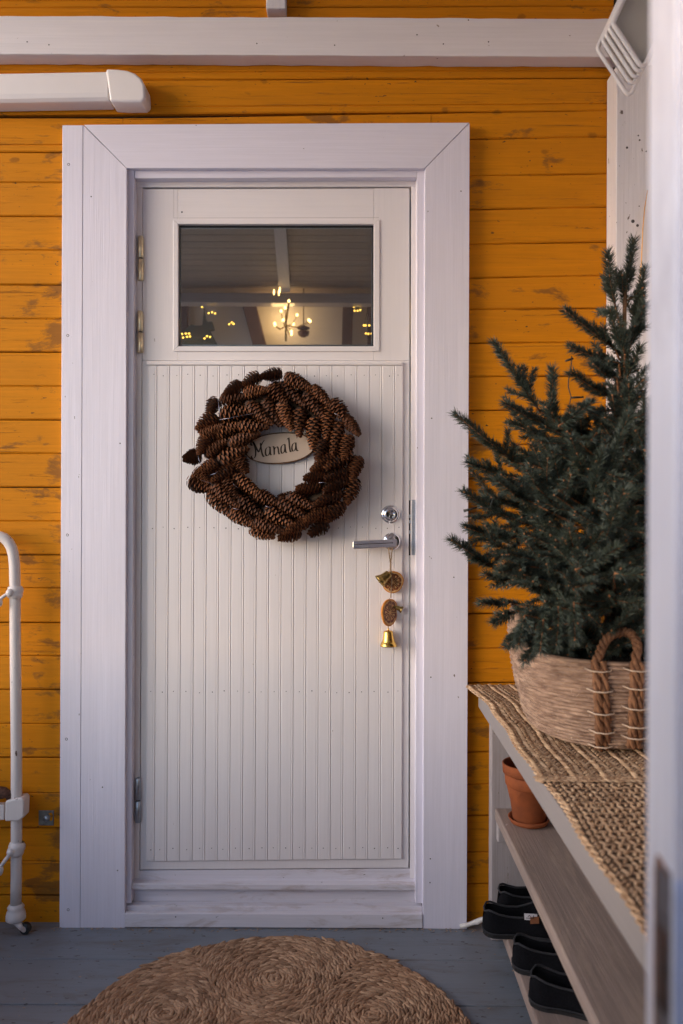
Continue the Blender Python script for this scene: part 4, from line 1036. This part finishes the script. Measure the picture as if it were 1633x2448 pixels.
# handle in front: two uprights sewn to the wall, arch above the rim
def on_wall(px, t_, out_=0.008):
    # angle whose projection falls on column px
    best = None
    for k in range(1800, 3600, 4):
        th = math.radians(k/10); r_ = brad(t_,th)+out_; x = BC.x+r_*math.cos(th); y = BC.y+r_*math.sin(th)
        q = CX+x*F/(y-CAMY); e = abs(q-px)
        if y < BC.y and (best is None or e < best[0]): best = (e, Vector((x,y,BC.z+t_*H)))
    return best[1]
def rope(path_, r_, name='handle'):
    m = MB(); pts_ = []
    for i in range(len(path_)-1):
        for k in range(10): pts_.append(path_[i].lerp(path_[i+1], k/10))
    pts_.append(path_[-1])
    for s in range(3):
        out_ = []
        for i, p in enumerate(pts_):
            tv = (pts_[min(i+1,len(pts_)-1)]-pts_[max(i-1,0)]).normalized(); a = tv.cross(Vector((0,1,0.01))).normalized(); b__ = a.cross(tv)
            q = i*0.34+s*2.094; out_.append(p+(a*math.cos(q)+b__*math.sin(q))*r_*0.62)
        m.tube(out_, r_*0.62, 7)
    return m.build(name, m_handle, basket)
hl_ = [on_wall(1434,0.04,0.010), on_wall(1436,0.25,0.011), on_wall(1434,0.5,0.011), on_wall(1430,0.75,0.011), on_wall(1424,1.0,0.010)]
hr_ = [on_wall(1512,0.10,0.010), on_wall(1516,0.35,0.011), on_wall(1516,0.6,0.011), on_wall(1518,0.85,0.011), on_wall(1520,1.0,0.010)]
yT = -0.70
arch = [PT(1434,1563,yT), PT(1441,1541,yT+0.01), PT(1453,1525,yT+0.015), PT(1470,1514,yT+0.018), PT(1490,1510,yT+0.018), PT(1507,1514,yT+0.014), PT(1520,1528,yT+0.008), PT(1524,1550,yT)]
hh_ = rope(hl_+arch+hr_[::-1], 0.0088)
hp2 = rope([p+Vector((0.0145,-0.002,0.002 if i < 5 else 0)) for i, p in enumerate(hl_)], 0.0078)
hp3 = rope([p+Vector((0.0125,0.0,0.0)) for p in hr_], 0.0078)
tie = MB()
for (pl, row) in ((hl_, (0.05,0.27,0.48,0.72,0.92)), (hr_, (0.12,0.25,0.45,0.66,0.90))):
    for t_ in row:
        i = min(3, int(t_*4)); p = pl[i].lerp(pl[i+1], t_*4-i) if t_*4-i < 1 else pl[-1]
        tie.tube([p+Vector((-0.022,0.006,0.002)), p+Vector((-0.012,-0.013,0.0)), p+Vector((0.008,-0.018,-0.001)), p+Vector((0.026,-0.012,0.0)), p+Vector((0.036,0.004,0.002))], 0.0016, 6)
tie.build('handle_stitch', m_cord, basket)['kind'] = 'stuff'
pot = MB().lathe([(0,0),(0.13,0.0),(0.165,0.165),(0.175,0.168),(0.175,0.176),(0.165,0.176),(0.158,0.16),(0,0.155)], BC+Vector((0,0,0.012)), (0,0,1), 36).build('plant_pot', m_black)
tag(pot, 'black plastic plant pot inside the basket under the spruce', 'plant pot')

tree = thing('potted_spruce', 'small dark blue-green spruce tree standing in the woven basket', 'spruce tree', BC+Vector((0,0,0.16)))
def trunk_at(z_):
    t_ = (z_-(BC.z+0.15))/(1.93-(BC.z+0.15)); return Vector((BC.x+0.055*t_+0.01*math.sin(t_*5), -0.50-0.02*t_, z_))
tk = MB(); zs = [BC.z+0.15+i*(1.80-BC.z-0.15)/12 for i in range(13)]
tk.tube([trunk_at(z_) for z_ in zs], [0.017-0.0011*i for i in range(13)], 10); trunk = tk.build('trunk', m_bark, tree)
MB().lathe([(0.15,0),(0.1,0.012),(0,0.018)], BC+Vector((0,0,0.166)), (0,0,1), 24).build('soil', m_soil, pot)

rn = random.Random(11)
def needles_into(mb, a, b__, dens=1500, nl=0.0150, cone=True):
    d = b__-a; L_ = d.length
    if L_ < 0.004: return
    d.normalize(); u_ = d.orthogonal().normalized(); w_ = d.cross(u_)
    n = int(L_*dens*1.7); nl = nl*1.22
    for i in range(n):
        t_ = (i+rn.random())/n; p = a.lerp(b__, t_)
        q = rn.uniform(0, 6.283); r_ = u_*math.cos(q)+w_*math.sin(q)
        if r_.z < -0.3 and rn.random() < 0.45: r_.z = -r_.z*0.5
        fwd = rn.uniform(0.55, 1.05)+(0.7*max(0,t_-0.85)/0.15 if cone else 0)
        dr_ = (r_+d*fwd).normalized(); ln = nl*rn.uniform(0.72,1.15); s = dr_.cross(Vector((rn.uniform(-1,1),rn.uniform(-1,1),rn.uniform(-1,1)))).normalized()*0.0007
        s2_ = dr_.cross(s).normalized()*0.0007
        m_ = p+dr_*ln*0.55+Vector((0,0,0.0008)); e_ = p+dr_*ln+d*0.0012
        o_ = len(mb.v)
        mb.v += [tuple(p+s), tuple(p-s*0.5+s2_), tuple(p-s*0.5-s2_), tuple(m_+s), tuple(m_-s*0.5+s2_), tuple(m_-s*0.5-s2_), tuple(e_)]
        for q_ in ((0,1,4,3),(1,2,5,4),(2,0,3,5),(3,4,6),(4,5,6),(5,3,6)): mb.f.append(tuple(k+o_ for k in q_)); mb.sm.append(False)
def twig(stem, nd, a, b__, r0=0.0024, droop=0.006, dens=1500, nl=0.015, bud=True):
    m_ = a.lerp(b__, 0.5)+Vector((rn.uniform(-.004,.004), rn.uniform(-.004,.004), -droop))
    r0 = r0*0.62; stem.tube([a, m_, b__], [r0, r0*0.8, r0*0.55], 6)
    needles_into(nd, a.lerp(m_, 0.12), m_, dens, nl); needles_into(nd, m_, b__, dens, nl)
    if bud: stem.ball(b__, 0.0028, 6, 4)
def finish(stem, nd):
    s = stem.build('branch', m_twig, tree)
    n = nd.build('needles', m_needle, s); n['kind'] = 'stuff'
# branches that can be told apart in the photograph: (tip, base) in its pixels, and their distance
EXP = [((1515,576),(1492,712),-.52,1),((1453,606),(1472,735),-.54,1),((1353,743),(1470,833),-.56,1),((1459,743),(1494,845),-.62,1),((1542,645),(1511,790),-.50,1),
 ((1364,831),(1480,868),-.60,1),((1418,870),(1475,905),-.66,1),((1366,892),(1470,955),-.58,1),((1182,821),(1292,985),-.60,1),((1321,885),(1326,1010),-.66,1),((1208,966),(1312,1018),-.62,1),
 ((1414,963),(1335,1018),-.68,1),((1091,992),(1232,1105),-.56,1),((1288,1052),(1350,1112),-.55,1),((1230,1066),(1222,1105),-.55,0),((1121,1108),(1222,1138),-.52,1),((1503,992),(1448,1150),-.74,1),
 ((1366,1048),(1402,1150),-.72,1),((1503,918),(1497,1005),-.70,1),((1110,1176),(1188,1230),-.50,1),((1080,1291),(1188,1362),-.55,1),((1113,1261),(1190,1278),-.48,1),((1478,1310),(1375,1362),-.80,1),
 ((1360,1262),(1368,1330),-.78,1),((1414,1395),(1360,1400),-.80,1),((1160,1375),(1220,1385),-.48,1),((1150,1442),(1220,1440),-.50,1),((1292,1555),(1300,1480),-.76,1),((1195,1368),(1240,1350),-.66,1),
 ((1240,1540),(1255,1470),-.72,1),((1330,1540),(1335,1450),-.74,1),((1375,1530),(1372,1440),-.78,1),((1536,1372),(1470,1370),-.84,1),((1540,1168),(1490,1180),-.80,1),((1440,1270),(1400,1310),-.80,1),((1180,1490),(1235,1460),-.62,1),((1215,1540),(1262,1490),-.68,1),((1255,1580),(1290,1520),-.70,1),
 ((1320,1080),(1345,1180),-.66,1),((1260,1125),(1320,1200),-.64,1),((1190,1150),(1270,1200),-.60,1),((1440,1080),(1420,1200),-.74,1),((1540,1040),(1500,1130),-.66,1),((1530,830),(1500,900),-.60,1),((1540,730),(1505,830),-.56,1),((1490,1170),(1450,1280),-.80,1)]
for k, (tip, base, Y, lk_) in enumerate(EXP):
    stem, nd = MB(), MB(); yT_ = Y-rn.uniform(0.0,0.06)
    A = PT(*base, Y+0.02); B = PT(*tip, yT_)
    twig(stem, nd, A, B, 0.0034, 0.004, 2100, 0.0190)
    # hidden limb back to the trunk
    zt = min(1.80, max(BC.z+0.25, A.z-rn.uniform(0.02,0.09))); Tn = trunk_at(zt)
    stem.tube([Tn, Tn.lerp(A,0.5)+Vector((0,0,-0.01)), A], [0.0045,0.003,0.002], 6)
    needles_into(nd, Tn.lerp(A,0.35), A, 1500, 0.015, False)
    L_ = (B-A).length
    for s in range(4 if L_ > 0.09 else 2):         # short side shoots near the base
        f_ = rn.uniform(0.05,0.35); p = A.lerp(B, f_); dd_ = (B-A).normalized()
        sd_ = Vector((rn.uniform(-1,1),rn.uniform(-0.6,1.0),rn.uniform(-0.3,0.6))); e = p+(dd_*0.8+sd_*0.7).normalized()*L_*rn.uniform(0.25,0.42)
        twig(stem, nd, p, e, 0.0018, 0.002, 1600, 0.014)
    for s in range(2):
        p = Tn.lerp(A, rn.uniform(0.35,0.9)); e = p+Vector((rn.uniform(-1,1)*0.05,rn.uniform(-.07,.06),rn.uniform(0.0,0.06)))
        twig(stem, nd, p, e, 0.0018, 0.002, 1500, 0.014)
    finish(stem, nd)
# fuller whorls in the lower crown
for lev in range(11):
    z_ = BC.z+0.20+lev*0.047
    nb_ = 11 if lev < 8 else 9
    for j in range(nb_):
        q = 2*math.pi*(j+0.5*(lev%2))/nb_+rn.uniform(-.2,.2)
        reach = (0.20+0.13*min(1,lev/3.0))*(1 if lev < 8 else 0.8)*rn.uniform(0.82,1.0)
        if math.cos(q) > 0.3: reach *= 0.62
        if math.sin(q) > 0.5: reach *= 0.85
        rise = rn.uniform(0.02,0.13)+(-0.05 if lev < 2 else 0)
        Tn = trunk_at(z_); E = Tn+Vector((math.cos(q)*reach, math.sin(q)*reach*0.92, rise))
        if E.x > 0.855: E.x = 0.855
        stem, nd = MB(), MB()
        M_ = Tn.lerp(E,0.55)+Vector((0,0,-0.012))
        stem.tube([Tn, M_, E], [0.0045,0.0024,0.0011], 6)
        needles_into(nd, Tn.lerp(M_,0.4), M_, 1100, 0.015, False); needles_into(nd, M_, E, 1700, 0.016); stem.ball(E, 0.003, 6, 4)
        for s in range(8):
            f_ = 0.28+0.085*s; p = (Tn.lerp(M_, f_/0.55) if f_ < 0.55 else M_.lerp(E,(f_-0.55)/0.45))
            sd_ = 1 if s%2 else -1; qq = q+sd_*rn.uniform(0.6,0.95); ll = reach*rn.uniform(0.26,0.36)
            e = p+Vector((math.cos(qq)*ll, math.sin(qq)*ll, rn.uniform(-0.04,0.07)))
            twig(stem, nd, p, e, 0.002, 0.003, 1300, 0.0145)
        finish(stem, nd)
# string light cable caught in the spruce
def C6(x, y, Y=-0.60): return PT(1050+x*0.3718, 550+y*0.3718, Y)
sl = thing('string_lights', 'dark cable of unlit string lights hanging in the spruce branches', 'string lights', C6(840,980))
m_cab = simple('dark_green_cable', (0.02,0.022,0.018), 0.5)
MB().tube([C6(852,810),C6(850,850),C6(846,905),C6(832,960),C6(830,1010),C6(848,1072),C6(840,1110),C6(838,1160),C6(850,1230)], 0.0013, 6).build('cable', m_cab, sl)
for (a, b__, Y) in (((812,842),(862,826),-.60),((850,1078),(928,1074),-.60)):
    MB().tube([C6(*a,Y),C6((a[0]+b__[0])/2,(a[1]+b__[1])/2,Y),C6(*b__,Y)], [0.0022,0.0026,0.0022], 8).build('bulb_holder', m_cab, sl)
def C7(x, y, Y=-0.56): return PT(1050+x*0.3718, 1150+y*0.3718, Y)
MB().tube([C7(158,192),C7(200,182),C7(240,170)], [0.0034,0.0026,0.0020], 8).build('bulb_holder', m_cab, sl)
MB().tube([C7(240,170),C7(320,175),C7(350,110),C7(300,60),C7(275,30)], 0.0013, 6).build('cable', m_cab, sl)

# ------------------------------------------------------------------ round rug
RC = Vector((-0.192, -0.590, 0.0)); RR = 0.500
rug = thing('round_rug', 'round braided seagrass rug with spiral rosettes on the grey floor', 'rug', RC)
MB().lathe([(0,0.0012),(RR-0.02,0.0012),(RR-0.014,0.004),(RR-0.02,0.006),(0,0.006)], RC, (0,0,1), 72).build('backing', m_matbase, rug)
cens = [Vector((0,0))]+[Vector((0.292*math.cos(math.radians(90+60*k)), 0.292*math.sin(math.radians(90+60*k)))) for k in range(6)]
st_ = MB(); rnd = random.Random(5)
for ci, c in enumerate(cens):
    rr = 0.006; ring = 0
    while rr < 0.30:
        n = max(4, int(2*math.pi*rr/0.0185)); ph = rnd.uniform(0,6.28)
        for k in range(n):
            q = 2*math.pi*k/n+ph+rnd.uniform(-.1,.1)*0.02/rr; rj = rr+rnd.uniform(-.0012,.0012); p = c+Vector((rj*math.cos(q), rj*math.sin(q)))
            if p.length > RR-0.004+0.004*math.sin(6*math.atan2(p.y,p.x)): continue
            ds = [(p-c2).length for c2 in cens]; own = ds[ci]+(0.0 if ci else 0.03)
            if any(j != ci and d_+(0.0 if j else 0.03) < own-0.001 for j, d_ in enumerate(ds)): continue
            if RC.y+p.y < -1.2: continue
            tang = Vector((-math.sin(q), math.cos(q))); lean = 0.30 if ring % 2 else -0.30
            rd_ = Vector((math.cos(q), math.sin(q))); dv = tang+rd_*lean*rnd.uniform(0.5,1.2)
            capsule_into(st_, Vector((RC.x+p.x, RC.y+p.y, 0.008+rnd.uniform(0,0.003))), Vector((dv.x,dv.y,rnd.uniform(-.13,.13))), rnd.uniform(0.029,0.038), rnd.uniform(0.0042,0.0056), 6, flat=0.9)
        rr += 0.0088; ring += 1
for k in range(260):
    q = rnd.uniform(0,6.28); r_ = rnd.uniform(0.1, RR); p = Vector((RC.x+r_*math.cos(q), RC.y+r_*math.sin(q), 0.011))
    st_.tube([p, p+Vector((rnd.uniform(-.012,.012), rnd.uniform(-.012,.012), rnd.uniform(0,.004)))], 0.0006, 3, False, False)
o = st_.build('braided_strands', m_rug, rug); o['kind'] = 'stuff'

# ------------------------------------------------------------------ room behind the door window; parts of it imitate veranda reflections
def V3(x, y): return (380+x*0.35714, 500+y*0.35714)
room = thing('inner_room', 'dim room behind the door window, boarded ceiling and pale far wall imitating veranda reflections', 'room', (0, 1.4, 0))
m_rceil = painted_wood('brown_grey_ceiling_board', (0.24,0.18,0.135), 'X', 0.6, 0.5, 0.4, chip_t=1)
m_rwall = painted_wood('pale_room_wall', (0.72,0.66,0.60), 'X', 0.7, 0.1, 0.06, chip_t=1)
yy = 0.145
MB().box(-1.6, 1.2, 0.145, 2.7, 2.571, 2.60).build('ceiling_deck', m_dark, room)
while yy < 2.45:
    MB().box(-1.58, 1.18, yy+0.002, yy+0.098, 2.55, 2.57).build('reflection_ceiling_board', m_rceil, room, 0.003)  # boards imitate the veranda ceiling mirrored in the pane
    yy += 0.1
MB().box(-1.6, 1.2, 2.62, 2.70, -0.05, 2.5705).build('far_wall', m_rwall, room)
MB().box(1.2, 1.26, 0.145, 2.70, -0.05, 2.6).build('side_wall', m_rwall, room)
MB().box(-1.6, 1.2, 0.145, 2.70, -0.08, -0.05).build('room_floor', m_rceil, room)
MB().box(-1.66, -1.6, 0.145, 2.70, -0.05, 0.35).build('side_wall', m_rwall, room)
MB().box(-1.66, -1.6, 0.145, 2.70, 2.3, 2.6).build('side_wall', m_rwall, room)
a0, a1 = PT(*V3(805,150), 1.25), PT(*V3(880,150), 1.25); c0, c1 = PT(*V3(803,590), 2.3), PT(*V3(878,590), 2.3)  # rafter and cross beam stand for veranda timbers mirrored in the glass
bmv = [(a0.x,0.9,2.50),(a1.x,0.9,2.50),(c1.x,2.3,2.50),(c0.x,2.3,2.50)]
tag(MB().add(bmv+[(x,y,2.549) for x,y,_ in bmv], [(3,2,1,0),(4,5,6,7),(0,1,5,4),(1,2,6,5),(2,3,7,6),(3,0,4,7)]).build('reflection_rafter', painted_wood('reflection_rafter_grey',(0.36,0.33,0.34),'Y',0.6,0.4,0.15,chip_t=1)), 'grey rafter built in the room to imitate the veranda rafter reflected in the door window', 'rafter')
Yx = 2.32
zt_, zb_ = PT(*V3(700,560),Yx).z, PT(*V3(700,627),Yx).z
tag(MB().box(-1.58, 1.18, Yx, Yx+0.1, zb_, zt_).build('reflection_beam', painted_wood('reflection_beam_grey',(0.34,0.30,0.29),'X',0.3,0.3,0.2,chip_t=1), None, 0.006), 'grey cross beam built in the room to imitate a beam reflected in the door window', 'beam')
m_brown = painted_wood('dark_brown_timber', (0.12,0.065,0.05), 'Z', 0.6, 0.6, 0.35, chip_t=1)
Yw = 2.555
def bar(name, label, pts_, Y, th=0.055):
    return tag(MB().prism([XZ(*V3(*p), Y) for p in pts_], Y, Y+th).build(name, m_brown, None, 0.004), label, 'timber')  # brown timbers stand for veranda window braces reflected in the glass
bar('reflection_timber', 'slanting brown timber imitating a reflected veranda brace, left of the chandelier', [(545,600),(640,600),(730,960),(640,960)], Yw)
bar('reflection_timber', 'upright brown timber imitating a reflected veranda brace, right of the pendant lamp', [(1232,600),(1305,600),(1290,960),(1222,960)], Yw)
bar('reflection_timber', 'upright brown timber at the far left of the door window', [(100,600),(190,600),(190,960),(100,960)], Yw)
bar('reflection_timber', 'upright brown timber at the far right of the door window', [(1395,600),(1450,600),(1450,960),(1395,960)], Yw)
# dark tree silhouette with lights
dt = MB(); dt.prism([XZ(*V3(x,y),2.5) for x,y in ((300,665),(312,740),(330,755),(355,750),(372,805),(340,812),(390,905),(150,905),(180,800),(215,770),(250,780),(290,775))], 2.5, 2.54)
tag(dt.build('indoor_plant', m_needle, None, 0.004), 'dark pointed indoor plant with golden lights in the lower left of the door window', 'plant')
def emis(name, c, s):
    m, t, b = mat_new(name); b.inputs['Base Color'].default_value = (*c,1); b.inputs['Emission Color'].default_value = (*c,1); b.inputs['Emission Strength'].default_value = s; return m
m_bulb = emis('warm_bulb', (1.0,0.60,0.18), 4); m_fairy = emis('fairy_bulb', (1.0,0.56,0.08), 2.4)
ch = thing('chandelier', 'lit warm chandelier with small golden bulbs seen through the door window', 'chandelier', PT(*V3(850,700), 2.7))
Yk = 2.2
hub = PT(*V3(850,745), Yk)
am = MB(); am.tube([PT(*V3(875,600),Yk), hub, hub-Vector((0,0,0.12))], 0.006, 8)
bl = [(845,660),(818,682),(925,708),(832,742),(775,766),(778,776),(900,770),(1003,742),(1012,750),(887,820),(887,836),(870,615)]
for (x,y) in bl:
    p = PT(*V3(x,y), Yk+rn.uniform(-.1,.1)); am.tube([hub-Vector((0,0,0.03)), (hub+p)/2-Vector((0,0,0.04)), p-Vector((0,0,0.008))], 0.0022, 5)
    MB().ball(p, 0.0072, 8, 6, (1,1,1.3)).build('bulb', m_bulb, ch)
am.build('arms', m_brass_d, ch)
for (x,y) in ((770,555),(803,560),(809,540)):
    MB().ball(PT(*V3(x,y), 2.15), 0.0055, 8, 6, (0.8,1,3.2)).build('bulb', m_bulb, ch)
def fairy(label, pts_, Y):
    t_ = thing('fairy_lights', label, 'fairy lights', PT(*V3(*pts_[0]), Y), 'fairy lights seen through the door window')
    w_ = MB(); w_.tube([PT(*V3(*p), Y+0.01) for p in pts_], 0.001, 4); w_.build('wire', m_cab, t_)
    for p in pts_: MB().ball(PT(*V3(*p), Y), 0.0056, 8, 5, (1,1,0.9)).build('bulb', m_fairy, t_)
fairy('row of golden fairy lights highest on the left of the door window', [(236,645),(266,645),(288,655),(333,696),(356,690),(376,698)], 2.45)
fairy('three golden fairy lights between the plant and the slanting timber', [(470,770),(487,758),(500,768)], 2.45)
fairy('cluster of golden fairy lights in the bottom left corner of the door window', [(155,835),(162,860),(180,833),(188,855),(202,832),(208,852),(305,865),(322,850),(342,855)], 2.45)
fairy('golden fairy lights along the right edge of the door window', [(1400,625),(1412,617),(1372,778),(1384,778),(1408,778),(1385,832),(1402,834),(1424,834)], 2.45)
fairy('loop of faint golden lights in front of the right timber', [(1305,655),(1325,645),(1348,650),(1348,675),(1330,680),(1310,680)], 2.45)
pl_ = thing('pendant_lamp', 'brown glass pendant lamp hanging right of the chandelier', 'pendant lamp', PT(*V3(968,790), 2.4))
q = PT(*V3(968,835), 2.4)
MB().lathe([(0.0,-0.022),(0.01,-0.021),(0.030,-0.010),(0.0365,0.012),(0.034,0.016),(0.0,0.016)], q, (0,0,1), 24).build('lamp_bowl', simple('amber_glass',(0.13,0.055,0.025),0.3), pl_)
MB().lathe([(0.01,0.022),(0.036,0.030),(0.038,0.036),(0.02,0.046),(0,0.05)], q, (0,0,1), 24).build('lamp_cap', m_brown, pl_)
MB().tube([q+Vector((0,0,0.045)), Vector((q.x,q.y,2.549))], 0.003, 6).build('lamp_rod', m_brown, pl_)
pld = bpy.data.lights.new('chandelier_light', 'POINT'); pld.energy = 0.9; pld.color = (1,0.62,0.25); pld.shadow_soft_size = 0.08
plo = bpy.data.objects.new('chandelier_light', pld); sc.collection.objects.link(plo); plo.location = PT(*V3(830,720), 2.5); plo.parent = ch
plo.matrix_parent_inverse = Matrix.Translation(-ch.location)
